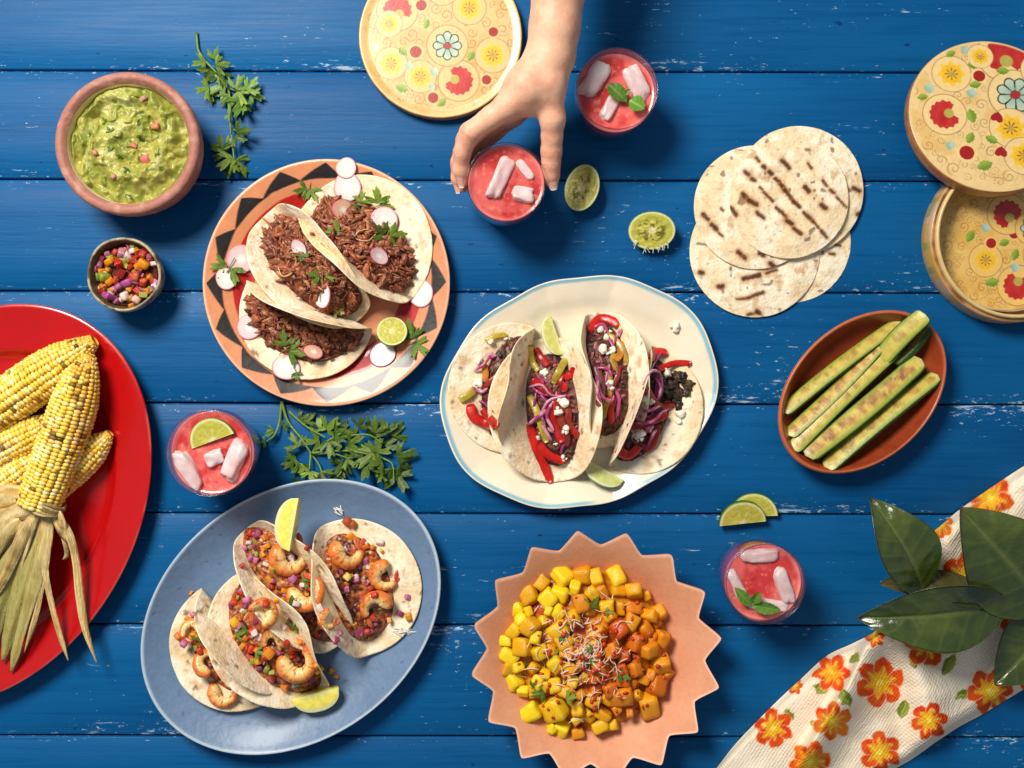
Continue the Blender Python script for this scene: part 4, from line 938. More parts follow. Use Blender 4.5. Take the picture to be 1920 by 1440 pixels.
for T, x, y, r in [(V2, 680, 605, 12), (V2, 790, 785, 14), (V2, 760, 840, 12), (V2, 795, 935, 10), (V2, 640, 985, 8), (V2, 790, 1090, 10), (V2, 745, 1020, 6), (V3, 1010, 365, 14), (V3, 1035, 400, 11), (V3, 1020, 480, 14), (V3, 1065, 480, 9), (V3, 1055, 665, 9), (V3, 1065, 700, 8),
                   (V4, 1385, 610, 11), (V4, 1260, 760, 14), (V4, 1290, 775, 10), (V4, 1450, 850, 15), (V4, 1445, 885, 9), (V4, 1230, 960, 13), (V4, 1275, 920, 11), (V4, 1210, 980, 8), (V1, 300, 670, 13), (V1, 310, 530, 10), (V1, 370, 430, 9), (V1, 290, 545, 7), (V1, 450, 410, 7)]:
    px, py = Z([(x, y)])[0]; cheese(T.root, px, py, r*.66, int(x+y))
settle(); o = cheese(None, 1268, 614, 9, 5); tag(o, 'lone white cheese crumble on the bare upper right of the scalloped platter', 'cheese')
lime_wedge(1044, 628, 108, 42, 15, 100, 44, 'lime wedge lying at the top of the fullest pepper taco', flesh=lin(206, 202, 110), rind=lin(170, 178, 74))
lime_wedge(1134, 880, 152, 45, 17, 100, 62, 'lime wedge with green rind at the bottom of the scalloped platter', rind=lin(72, 128, 30), flesh=lin(206, 210, 130))

# ------------------------------------------------------------------ shrimp tacos
G = 'shrimp tacos on the blue platter'
Y = lambda L: [(260+x/2.938, 880+y/2.938) for x, y in L]
S1 = Taco('open shrimp taco at the upper right of the blue platter', (664, 1100), (170, 520), 71, 14, 76, 7.2, 41, G, 'blue', r0=12); S1.shell(); S1.set_bed(.55, .5, .8, 4); fill_salsa(S1, 40, 1)
S4 = Taco('shrimp taco at the lower left end of the blue platter, flap folded over', (446, 1206), (420, 540), 68, 112, 14, 7.2, 42, G, 'blue', r0=10, curl=6); S4.shell(); S4.set_bed(.2, .6, .85, 4); fill_salsa(S4, 40, 2)
S2 = Taco('shrimp taco under the yellow lime wedge', (553, 1096), (500, 600), 76, 60, 82, 7.2, 43, G, 'blue', r0=13, curl=14); S2.shell(); S2.set_bed(.55, .5, .95, 5, -1.02); fill_salsa(S2, 62, 3)
S3 = Taco('fullest shrimp taco behind the lime wedge at the platter\'s lower edge', (521, 1188), (400, 560), 75, 70, 50, 7.2, 44, G, 'blue', r0=13, curl=18); S3.shell(); S3.set_bed(.55, .56, .92, 6, -.86); fill_salsa(S3, 66, 4)
for i, (x, y, r, a, lab, fl) in enumerate([
    (1155, 440, 112, 250, 'largest shrimp, at the top end of the upper right taco', 1), (1365, 580, 96, 200, 'curled shrimp in the middle of the upper right taco', 1), (1310, 760, 98, 110, 'pale shrimp at the lower end of the upper right taco', 1),
    (840, 470, 115, 265, 'shrimp partly covered by the yellow lime wedge', 1), (930, 660, 122, 290, 'speckled shrimp below the purple onion of the second taco', 1), (1050, 820, 70, 200, 'dark shrimp in the shaded lower end of the second taco', 1),
    (680, 790, 92, 40, 'shrimp at the upper end of the fullest taco', 1), (745, 950, 80, 90, 'pale shrimp in the centre of the fullest taco', 1), (880, 1050, 118, 290, 'big shrimp at the lower end of the fullest taco', 1),
    (300, 890, 78, 100, 'shrimp in the upper end of the lower left taco', 1), (480, 1215, 92, 250, 'shrimp at the lower end of the lower left taco', 1), (390, 1060, 84, 160, 'shrimp in the middle of the lower left taco', -1)]):
    px, py = Y([(x, y)])[0]; shrimp(px, py, r/2.938, a, lab, 60+i, sweep=215+(i*37) % 60, flip=fl, lift=0.5)
settle(); dm = dice_meshes(); r_ = np.random.RandomState(8)
for T, pts in [(S1, [(1290, 430), (1330, 400), (1340, 450), (1210, 540), (1150, 590), (1200, 610), (1280, 660), (1440, 790), (1490, 810), (1480, 700), (1380, 830), (1120, 560), (1240, 690), (1300, 690)]), (S2, [(590, 430), (570, 530), (640, 430), (690, 440), (700, 520), (740, 550), (840, 600), (870, 740), (930, 430), (940, 800), (1090, 940), (1110, 900), (650, 500), (1000, 760)]),
               (S3, [(540, 690), (520, 840), (560, 860), (530, 920), (590, 930), (660, 1000), (700, 1030), (800, 870), (840, 870), (870, 880), (890, 950), (840, 1000), (820, 960), (770, 1010), (700, 740), (990, 1100), (1090, 1140), (1060, 1110), (980, 1080), (600, 720), (760, 720), (640, 900)]), (S4, [(290, 680), (270, 820), (300, 800), (220, 920), (320, 980), (340, 1000), (430, 1140), (250, 960)])]:
    for x, y in pts:
        px, py = Y([(x, y)])[0]; p, n = drop(px, py, 1.6); nm, c = SALSA[r_.randint(8)]; link(nm, dm[r_.randint(6)], M_DICE, T.root, p, tuple(r_.uniform(0, 6, 3)), r_.uniform(2.6, 4.4)/1000, c*r_.uniform(.9, 1.2))
for T, x, y, c, sz in [(S3, 530, 840, lin(240, 180, 30), 7), (S3, 720, 1010, lin(232, 140, 30), 8), (S1, 1150, 590, lin(240, 220, 120), 5.5), (S2, 850, 600, lin(190, 110, 170), 6), (S1, 1150, 285, lin(170, 84, 40), 7.5), (S1, 1180, 300, lin(176, 90, 44), 6)]:
    px, py = Y([(x, y)])[0]; p, n = drop(px, py, 1.6); link('diced_mango' if c[2] < .05 else 'diced_onion', dm[1], M_DICE, T.root, p, (0.3, .2, .8), sz/1000*.8, c)
for T, x, y, a in [(S3, 540, 915, 30), (S3, 650, 1000, -20), (S2, 830, 735, 0), (S3, 850, 870, 60), (S4, 330, 940, 80), (S2, 905, 610, 10), (S3, 600, 880, 200)]:
    px, py = Y([(x, y)])[0]; p, n = drop(px, py, 3.0); add_leaf(T.root, p, math.radians(a), 10, 700+x, n, .4, .1, 'cilantro_leaf', 1.1)
A = Acc()
for i in range(26):
    c0 = [(1450, 880), (1480, 890), (1105, 225)][i % 3]; x, y = c0[0]+r_.normal(0, 22 if i % 3 < 2 else 7), c0[1]+r_.normal(0, 10); p, n = drop(*Y([(x, y)])[0], 1.2); b = r_.normal(-.3, .5); L = r_.uniform(.005, .012)
    d = np.array([math.cos(b), math.sin(b), .1]); v, f = tube(spline([p-d*L/2, p+[0, 0, .001], p+d*L/2], 5), np.array([.4, 1, 1, 1, .3])*.0006, 4); A.add(v, f, lin(246, 238, 226))
A.out('shredded_cabbage', M_ONI, S1.root, kind='stuff')
lime_wedge(551, 984, 80, 53, 19, 88, 40, 'yellow lime wedge standing in the second shrimp taco from the top', z=46, flesh=lin(240, 228, 104), rind=lin(228, 222, 140), grp='lime wedges on the blue platter', lift=0)
lime_wedge(591, 1301, 14, 49, 19, 88, -40, 'yellow lime wedge on the lower edge of the blue platter', flesh=lin(240, 228, 104), rind=lin(196, 200, 96), grp='lime wedges on the blue platter')

# ------------------------------------------------------------------ stack of tortillas
def build_tortillas():
    Zt = lambda x, y: (1260+x/3.789, 230+y/3.789)
    marks = {0: [((505, 510), (545, 555)), ((545, 555), (600, 585)), ((600, 640), (650, 680)), ((620, 460), (640, 475)), ((650, 495), (715, 560)), ((740, 605), (810, 670)), ((815, 700), (850, 720)), ((865, 755), (915, 790)), ((765, 430), (800, 480)), ((800, 480), (860, 560)), ((860, 560), (905, 600)), ((690, 350), (705, 365)), ((735, 400), (750, 412)), ((780, 270), (830, 320)), ((965, 290), (990, 325)), ((935, 640), (1000, 700)), ((1000, 700), (1060, 770)), ((1060, 770), (1100, 815)), ((945, 460), (970, 490)), ((1070, 410), (1100, 450)), ((1125, 480), (1150, 500)), ((1170, 530), (1240, 600)), ((1060, 585), (1090, 610)), ((420, 605), (455, 655)), ((520, 350), (545, 370)), ((565, 400), (585, 412)), ((600, 250), (620, 275)), ((645, 310), (655, 318))],
             1: [((220, 650), (255, 690)), ((280, 725), (320, 760)), ((335, 790), (358, 805)), ((345, 612), (362, 625)), ((500, 945), (520, 965)), ((468, 918), (480, 930)), ((620, 930), (655, 945)), ((700, 1000), (735, 1030))],
             2: [((1050, 205), (1075, 240)), ((1070, 255), (1100, 265)), ((1290, 465), (1330, 485)), ((1320, 650), (1340, 640)), ((860, 155), (890, 200))],
             3: [((670, 1070), (740, 1045)), ((510, 1110), (620, 1085)), ((460, 1255), (540, 1245)), ((540, 1245), (645, 1205)), ((330, 1165), (360, 1160)), ((200, 1065), (215, 1070)), ((540, 1365), (600, 1350)), ((605, 1340), (620, 1350))],
             4: [((1165, 870), (1195, 875)), ((1120, 930), (1150, 935))]}
    data = [(4, 840, 850, 430, 1.5, 'lowest tortilla of the pile, showing only at its lower right'), (3, 590, 920, 465, 4.0, 'tortilla sticking out at the bottom left of the pile'), (2, 905, 480, 458, 6.6, 'tortilla showing as a crescent at the upper right of the pile'),
            (1, 597, 600, 440, 9.2, 'tortilla just under the top one, showing at the left'), (0, 835, 540, 425, 11.8, 'top tortilla of the pile with rows of dark grill marks')]
    for i, x, y, r, z, lab in data:
        px, py = Zt(x, y); c = W(px, py, z); R = r/3.789*S*(1-z/1150.)
        def f(U, V, c=c, i=i):
            P = np.stack([U, V, 0*U+i*3.3], -1); rr = np.hypot(U, V)/R
            z = 0.0022*(fbm(P, 30, 3, i)-.5)+0.0007*(fbm(P, 110, 2, i+5)-.5)-0.0012*sstep(.7, 1, rr)
            return np.stack([c[0]+U, c[1]+V, c[2]+z], -1)
        V, F, uv, top = thick_disc(f, R, 84, 230, .0021, 50+i, .014)
        col = tortilla_cols(uv, 70+i)
        xy = V[:, :2]
        for a, b in marks[i]:
            A, B = W(*Zt(*a), z)[:2], W(*Zt(*b), z)[:2]; d = B-A; t = np.clip(((xy-A)@d)/(d@d+1e-12), 0, 1); dist = np.linalg.norm(xy-A-t[:, None]*d, axis=1)
            dist = dist+0.0009*(fbm(V, 420, 2, 4)-.5)*2
            wd_ = .75+.9*((a[0]*7+a[1]*13) % 17)/17; dist = dist/wd_; col = mix(col, lin(186, 122, 62), .6*sstep(.0046, .0012, dist)*top); col = mix(col, lin(72, 34, 18), (.70+.25*wd_/1.6)*sstep(.0025, .0008, dist)*top)
        o = solid('tortilla', V, F, M_TORT, None, col); tag(o, lab, 'tortilla', 'tortillas piled on the blue planks')
build_tortillas()
settle()
lime_half((1092, 349), 24, 18.6, 24.5, -12, 165, 22, 'oval squeezed lime half beside the thumb, cut face up', 3)
lime_half((1223, 432), 22, 24.0, 19.5, 0, -95, 18, 'squeezed lime half with frayed pulp, apart from the oval one', 6, True)
lime_slice(1413, 967, 3, 24.5, 5, 'lime slice lying underneath its partner on bare planks', z=3.2, tilt=(12, -7))
lime_slice(1392, 980, 6, 24, 5, 'lime slice on top of the overlapping pair of slices', z=9.0, tilt=(18, 0))

# ------------------------------------------------------------------ drinks
def thin_glass():
    m = bpy.data.materials.new('clear_glass'); m.use_nodes = True; nt = m.node_tree; N = nt.nodes; L = nt.links; N.remove(N['Principled BSDF'])
    t = N.new('ShaderNodeBsdfTransparent'); t.inputs[0].default_value = (.965, .955, .97, 1); g = N.new('ShaderNodeBsdfGlossy'); g.inputs['Roughness'].default_value = .14; g.inputs['Color'].default_value = (1, 1, 1, 1)
    f = N.new('ShaderNodeFresnel'); ge = N.new('ShaderNodeNewGeometry'); mr = N.new('ShaderNodeMapRange'); mr.inputs['To Min'].default_value = 1.5; mr.inputs['To Max'].default_value = 1/1.5; L.new(ge.outputs['Backfacing'], mr.inputs['Value']); L.new(mr.outputs[0], f.inputs['IOR']); x = N.new('ShaderNodeMixShader'); L.new(f.outputs[0], x.inputs[0]); L.new(t.outputs[0], x.inputs[1]); L.new(g.outputs[0], x.inputs[2]); L.new(x.outputs[0], N['Material Output'].inputs['Surface']); return m
M_GLASS = thin_glass()
M_DRINK = mat('pink_drink', 'attr', 0.10, 0.5, 0.10, 160, 0.10, 180, sss=0.3, sr=0.01, sub=(1, .25, .2))
M_ICE = mat('ice', 'attr', 0.16, 0.5, 0.0, 120, 0.35, 130, sss=0.0, coat=.4, trans=.42, ior=1.18)
M_MINT = mat('mint_leaf', 'attr', 0.40, 0.45, 0.15, 300, 0.45, 260, translucent=.15)
def mint_leaf(parent, p, ang, L, wd, seed, pitch=0.0, roll=0.0, tint=1.0):
    nu, nv = 22, 11; u = np.linspace(0, 1, nu); v = np.linspace(-1, 1, nv)
    w = np.sin(PI*np.clip(u, 0, 1)**0.85)**0.8*wd/2*(1+0.07*np.sin(u*46))
    X = np.broadcast_to(u[:, None]*L, (nu, nv)); Y = w[:, None]*v; Zz = 0.22*wd*np.abs(v)**1.3*np.sin(PI*u)[:, None]-0.18*L*(u[:, None]-.4)**2+0.03*wd*np.cos(u[:, None]*30+np.abs(v)*4)*np.abs(v)
    V = np.stack([X, Y, Zz], -1).reshape(-1, 3)/1000; R = rotm(0, 0, ang)@rotm(roll, -pitch, 0)
    c = mix(lin(70, 116, 34), lin(110, 152, 56), fbm(V, 200, 2, seed)); c = mix(c, lin(140, 172, 84), .5*np.tile(sstep(.16, .02, np.abs(v)), nu))
    return solid('leaf', V@R.T+np.asarray(p), grid_faces(nu, nv)[:, ::-1], M_MINT, parent, c*tint)
def drink(rim, rpx, zr, rb, level, lab_g, lab_d, ices, seed, tone=1.0):
    base = W(rim[0], rim[1], zr); ctr = base[:2]; R = rpx*S*(1-zr/1150.); rb = rb/1000; h = zr; wl = .0016
    g = thing('drinking_glass', lab_g, 'glass', (ctr[0], ctr[1], 0), 'tumblers of pink drink')
    rad = lambda z: rb+(R-rb)*sstep(-10, h*0.75, np.asarray(z, float))*1.0
    zs = np.linspace(2.5, h-0.6, 14); prof = [(1e-4, 7.5), (rb*.6, 7.3)]+[(float(rad(z)-wl), z) for z in zs if z > 9]+[(R-wl*.75, h-.1), (R-wl*.45, h+.2), (R-wl*.1, h-.2)]+[(float(rad(z)), z) for z in zs[::-1]]+[(rb*.97, .6), (rb*.9, 0), (rb*.5, .5), (1e-4, .6)]
    pf = np.array(prof); th = np.linspace(0, 2*PI, 96, endpoint=False)
    V = np.stack([ctr[0]+pf[:, :1]*np.cos(th), ctr[1]+pf[:, :1]*np.sin(th), np.broadcast_to(pf[:, 1:]/1000, (len(pf), 96))], -1).reshape(-1, 3)
    solid('glass_wall', V, grid_faces(len(pf), 96, True), M_GLASS, g)
    # liquid
    nr = 46; fr = np.linspace(0, 1, nr); Rl = float(rad(level))-wl-.00015
    X = fr[:, None]*np.cos(th); Y = fr[:, None]*np.sin(th); P = np.stack([X, Y], -1)
    z = level+0.35*(fbm(P, 5, 3, seed)-.5)*sstep(1, .9, fr)[:, None]+.9*sstep(.93, 1, fr)[:, None]
    top = np.stack([ctr[0]+X*Rl, ctr[1]+Y*Rl, z/1000], -1)
    lows = np.linspace(level-1.5, 9.2, 12); low = np.stack([np.stack([ctr[0]+(float(rad(q))-wl-.00015)*np.cos(th), ctr[1]+(float(rad(q))-wl-.00015)*np.sin(th), 0*th+q/1000], -1) for q in lows])
    cap = np.stack([ctr[0]+1e-5*np.cos(th), ctr[1]+1e-5*np.sin(th), 0*th+.0088], -1)[None]
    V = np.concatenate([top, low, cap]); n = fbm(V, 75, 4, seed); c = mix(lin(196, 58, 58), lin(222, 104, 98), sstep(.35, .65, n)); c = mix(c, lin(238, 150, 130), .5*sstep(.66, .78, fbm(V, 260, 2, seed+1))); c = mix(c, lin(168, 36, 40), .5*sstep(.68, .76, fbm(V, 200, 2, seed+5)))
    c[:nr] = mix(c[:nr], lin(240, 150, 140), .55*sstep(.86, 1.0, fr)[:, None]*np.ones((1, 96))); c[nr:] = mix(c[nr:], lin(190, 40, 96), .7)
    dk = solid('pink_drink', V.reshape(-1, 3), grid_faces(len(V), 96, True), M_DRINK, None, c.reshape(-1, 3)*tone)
    tag(dk, lab_d, 'drink', 'pink drinks in the tumblers')
    for k, (x, y, L, w, a, lab) in enumerate(ices):
        v, f = cubesphere(8, 5.0); zc = level+.4; kz = S*(1-zc/1150.)
        v = v*np.array([L*kz/2, w*kz/2, w*kz*.42])*(1+.34*(fbm(v+k*4+seed, 1.1, 3, seed+k)-.5)*2)[:, None]
        v = v@rotm(.25*(-1)**k, .12, math.radians(a)).T+W(x, y, zc)
        cc = mix(lin(255, 250, 248), lin(248, 220, 218), sstep(.4, .7, fbm(v, 90, 3, k+seed)))
        o = solid('ice_cube', v, f, M_ICE, None, cc); tag(o, lab, 'ice', 'ice cubes in the pink drinks')
    return ctr, level
drink((392, 850), 82, 84, 31, 70, 'tumbler beside the red platter, its pink drink garnished with lime', 'pink drink with a lime slice and three ice cubes near the red platter',
      [(353, 881, 76, 31, -58, 'long ice cube at the lower left of the drink with the lime slice'), (441, 863, 74, 34, 68, 'large ice cube at the right side of the drink with the lime slice'), (402, 858, 34, 26, 20, 'small ice cube in the middle of the drink with the lime slice')], 1)
lime_slice(400, 826, 20, 22.5, 3.2, 'lime slice floating at the top of the drink near the red platter', z=72.5, tilt=(12, -6), grp='lime slices in the drinks')
drink((949, 341), 75, 86, 31, 77, 'tumbler gripped by the hand', 'pink drink filled nearly to the brim in the tumbler the hand grips',
      [(938, 333, 78, 27, 66, 'long ice cube in the drink held by the hand'), (980, 365, 40, 28, -10, 'small ice lump at the lower right of the drink held by the hand'), (985, 318, 40, 16, -50, 'thin ice sliver near the upper right of the held drink')], 2, .86)
drink((1157, 166), 78, 84, 31, 66, 'tumbler right of the wrist, topped with two mint leaves', 'pink drink with two mint leaves right of the wrist',
      [(1113, 152, 66, 36, 58, 'broad ice cube left of the two mint leaves'), (1192, 157, 66, 34, -62, 'ice cube behind the pale mint leaf, right of the wrist'), (1141, 203, 46, 22, 62, 'clear ice sliver below the dark mint leaf, right of the wrist')], 3, 1.04)
t = thing('mint_sprig', 'dark and pale mint leaf pair on the drink right of the wrist', 'mint', W(1170, 182, 70))
mint_leaf(t, W(1140, 158, 74), math.radians(-42), 25, 15, 1, tint=.8); mint_leaf(t, W(1180, 188, 74), math.radians(-30), 17, 16, 2, .1, tint=1.35); mint_leaf(t, W(1170, 178, 74.5), math.radians(40), 8, 5, 3, .3)
drink((1436, 1095), 76, 84, 31, 70, 'tumbler beside the magnolia leaves, topped with three mint leaves', 'pink drink with three mint leaves beside the magnolia branch',
      [(1424, 1041, 70, 24, 3, 'flat ice cube along the upper edge of the drink with three mint leaves'), (1469, 1096, 66, 29, -70, 'upright ice cube right of the three mint leaves'), (1381, 1094, 56, 20, -62, 'ice cube at the left edge of the drink with three mint leaves'), (1440, 1134, 70, 22, -8, 'ice cube under the lowest of the three mint leaves')], 4, 1.05)
t = thing('mint_sprig', 'three green mint leaves on the drink beside the magnolia branch', 'mint', W(1408, 1130, 74))
mint_leaf(t, W(1409, 1136, 77), math.radians(132), 24, 11, 4, .05); mint_leaf(t, W(1410, 1136, 77.5), math.radians(-8), 28, 12, 5, .05); mint_leaf(t, W(1412, 1132, 79), math.radians(66), 14, 10, 6, .3, tint=.85)

# ------------------------------------------------------------------ the hand and forearm
def build_hand():
    B = lambda x, y, z, r: (W(x, y, z), r/1000)
    arm = [B(1074, -300, 144, 34), B(1062, -170, 133, 30.5), B(1053, -60, 126, 26.5), B(1041, 50, 117, 20.8), B(1036, 95, 113, 19.4)]
    wristlow = [B(1038, 60, 100, 19), B(1034, 100, 95, 18.5)]
    chains = [
        ([B(1028, 110, 111, 18.5), B(990, 162, 112, 17.5), B(955, 196, 108, 12.6)], .012),
        ([B(1028, 110, 100, 18.5), B(985, 165, 95, 18), B(951, 203, 90, 13)], .012),
        ([B(1026, 115, 88, 18), B(985, 170, 78, 17), B(955, 210, 70, 12.5)], .012),
        ([B(1023, 120, 80, 16.5), B(990, 176, 62, 15), B(962, 214, 53, 11.5)], .012),
        ([B(1036, 105, 108, 17), B(1029, 160, 110, 14), B(1036, 222, 100, 11.6)], .011),
        ([B(1020, 150, 104, 15), B(990, 194, 103, 10.5)], .012)]
    fingers = [  # index, middle, ring, little, thumb
        [B(955, 196, 108, 12.4), B(922, 219, 104, 10.4), B(881, 249, 97, 9.9), B(866, 287, 86, 8.3), B(864, 318, 76, 7.7), B(868, 339, 69, 6.3)],
        [B(951, 203, 90, 12.8), B(912, 228, 84, 10.8), B(875, 262, 75, 10.0), B(862, 306, 64, 8.8), B(861, 334, 57, 7.8), B(865, 350, 53, 6.6)],
        [B(955, 210, 70, 12), B(916, 238, 62, 10.2), B(884, 272, 52, 9.6), B(870, 314, 44, 8.4), B(874, 345, 38, 6.8)],
        [B(962, 214, 53, 11), B(930, 244, 44, 9.2), B(898, 276, 36, 8.4), B(883, 310, 30, 7.4), B(884, 335, 27, 6.2)],
        [B(1036, 222, 100, 11.6), B(1035, 256, 90, 10.0), B(1034, 283, 82, 10.0), B(1033, 308, 76, 9.0), B(1033, 328, 70, 8.3), B(1034, 338, 67, 7.0)]]
    def cone(P, a, b):
        (pa, ra), (pb, rb) = a, b; d = pb-pa; t = np.clip(((P-pa)@d)/(d@d), 0, 1)
        return np.linalg.norm(P-pa-t[..., None]*d, axis=-1)-(ra+(rb-ra)*t)
    def smin(a, b, k):
        h = np.clip(0.5+0.5*(b-a)/k, 0, 1); return b*(1-h)+a*h-k*h*(1-h)
    def f(P):
        D = None
        for i in range(4):
            q = cone(P, arm[i], arm[i+1]); D = q if D is None else smin(D, q, .01)
        D = smin(D, cone(P, (W(1056, -170, 113), .028), wristlow[0]), .015); D = smin(D, cone(P, wristlow[0], wristlow[1]), .012)
        for ch, k in chains:
            for a, b in zip(ch[:-1], ch[1:]): D = smin(D, cone(P, a, b), k)
        for fi in fingers:
            q = None
            for j, (a, b) in enumerate(zip(fi[:-1], fi[1:])):
                c = cone(P, a, b); q = c if q is None else smin(q, c, .0035)
            D = smin(D, q, .0055)
        return D
    V, F = surface_nets(f, W(800, 420, 0)+np.array([0, 0, .012]), np.array([W(1160, 0, 100)[0], W(0, -372, 140)[1], .188]), .0016)
    V = smooth_mesh(V, F, 3)
    sk = lin(228, 172, 140); c = mix(sk, lin(236, 188, 158), fbm(V, 40, 3, 2)); c = mix(c, lin(212, 138, 112), .45*sstep(.48, .72, fbm(V, 90, 3, 5)))
    for fi in fingers:
        for j, (p, r) in enumerate(fi):
            w = np.exp(-(np.linalg.norm(V-p, axis=1)/(r*1.35))**2); c = mix(c, lin(222, 128, 106), w*([.15, .0, .38, .3, .25, .45][j if len(fi) > 5 else min(j+1, 5)]))
    # skin creases over the joints
    for fi, jj in ((fingers[4], (2, 3)), (fingers[0], (2, 3)), (fingers[1], (2, 3))):
        for j in jj:
            p, r = fi[j]; d = fi[j+1][0]-fi[j-1][0]; d /= np.linalg.norm(d)
            for off in (-.0018, .0005, .0026):
                s_ = (V-p)@d-off-.0005*np.sin((V@np.array([900, 700, 500]))); near = np.linalg.norm(V-p, axis=1) < r*1.5; g = np.exp(-(s_/.00045)**2)*near
                c = mix(c, lin(166, 92, 72), .5*g)
    t = thing('person', 'bare forearm and hand reaching in to grip a tumbler', 'person', W(1036, 95, 90))
    m = mat('skin', 'attr', 0.46, 0.4, 0.07, 220, 0.35, 800, sss=0.25, sr=0.006, sub=(1, .38, .2), bump2=.12, b2scale=160)
    solid('hand', V, F, m, t, c)
    mn = mat('fingernail', 'attr', 0.22, 0.5, coat=.4, sss=.2, sr=.003)
    def nail(fi, side, k=.78, wmm=5.2, lmm=6.8):
        a, b = fi[-2], fi[-1]; d = b[0]-a[0]; d /= np.linalg.norm(d); n = np.asarray(side, float); n -= d*n.dot(d); n /= np.linalg.norm(n); s_ = np.cross(d, n)
        nu, nv = 12, 11; u = np.linspace(-1, 1, nu); v = np.linspace(-1, 1, nv); U, Vv = np.meshgrid(u, v, indexing='ij')
        w = wmm*(1-.25*np.abs(U)**4)*np.sqrt(np.clip(1-.28*np.clip(U, 0, 1)**4-.6*np.clip(-U, 0, 1)**5, 0, 1)); r0 = (a[1]+b[1])/2
        th = Vv*w/1000/r0; c0 = a[0]*.35+b[0]*.65+d*.0008
        rr = r0*(1+.03)+.0002-.0010*sstep(.6, 1, -U)-.0012*np.abs(Vv)**3-.0004*U
        top = c0+d*(U*lmm/1000)[..., None]+rr[..., None]*(np.cos(th)[..., None]*n+np.sin(th)[..., None]*s_)
        bot = top-n*.0009; VV = np.concatenate([top.reshape(-1, 3), bot.reshape(-1, 3)]); F1 = grid_faces(nu, nv)
        rim = np.concatenate([np.arange(nv), nv+nv*np.arange(nu-1)-1+nv, (nu-1)*nv+np.arange(nv-2, -1, -1), np.arange(nu-2, 0, -1)*nv]); rim2 = np.roll(rim, -1)
        cc = mix(lin(232, 168, 148), lin(240, 206, 190), sstep(.45, .8, U)).reshape(-1, 3); cc = mix(cc, lin(238, 186, 170), .6*sstep(-.6, -.8, U).reshape(-1))
        solid('fingernail', VV, np.concatenate([F1, F1[:, ::-1]+nu*nv, np.stack([rim, rim+nu*nv, rim2+nu*nv, rim2], 1)]), mn, t, np.concatenate([cc, cc]))
    nail(fingers[4], (.22, -.2, .95), wmm=6.2, lmm=8.6); nail(fingers[0], (-.35, -.1, .9), wmm=5.0, lmm=7.6); nail(fingers[1], (-.75, 0, .6), wmm=4.6); nail(fingers[2], (-.9, 0, .4), wmm=4.4); nail(fingers[3], (-.9, 0, .4), wmm=3.8)
build_hand()

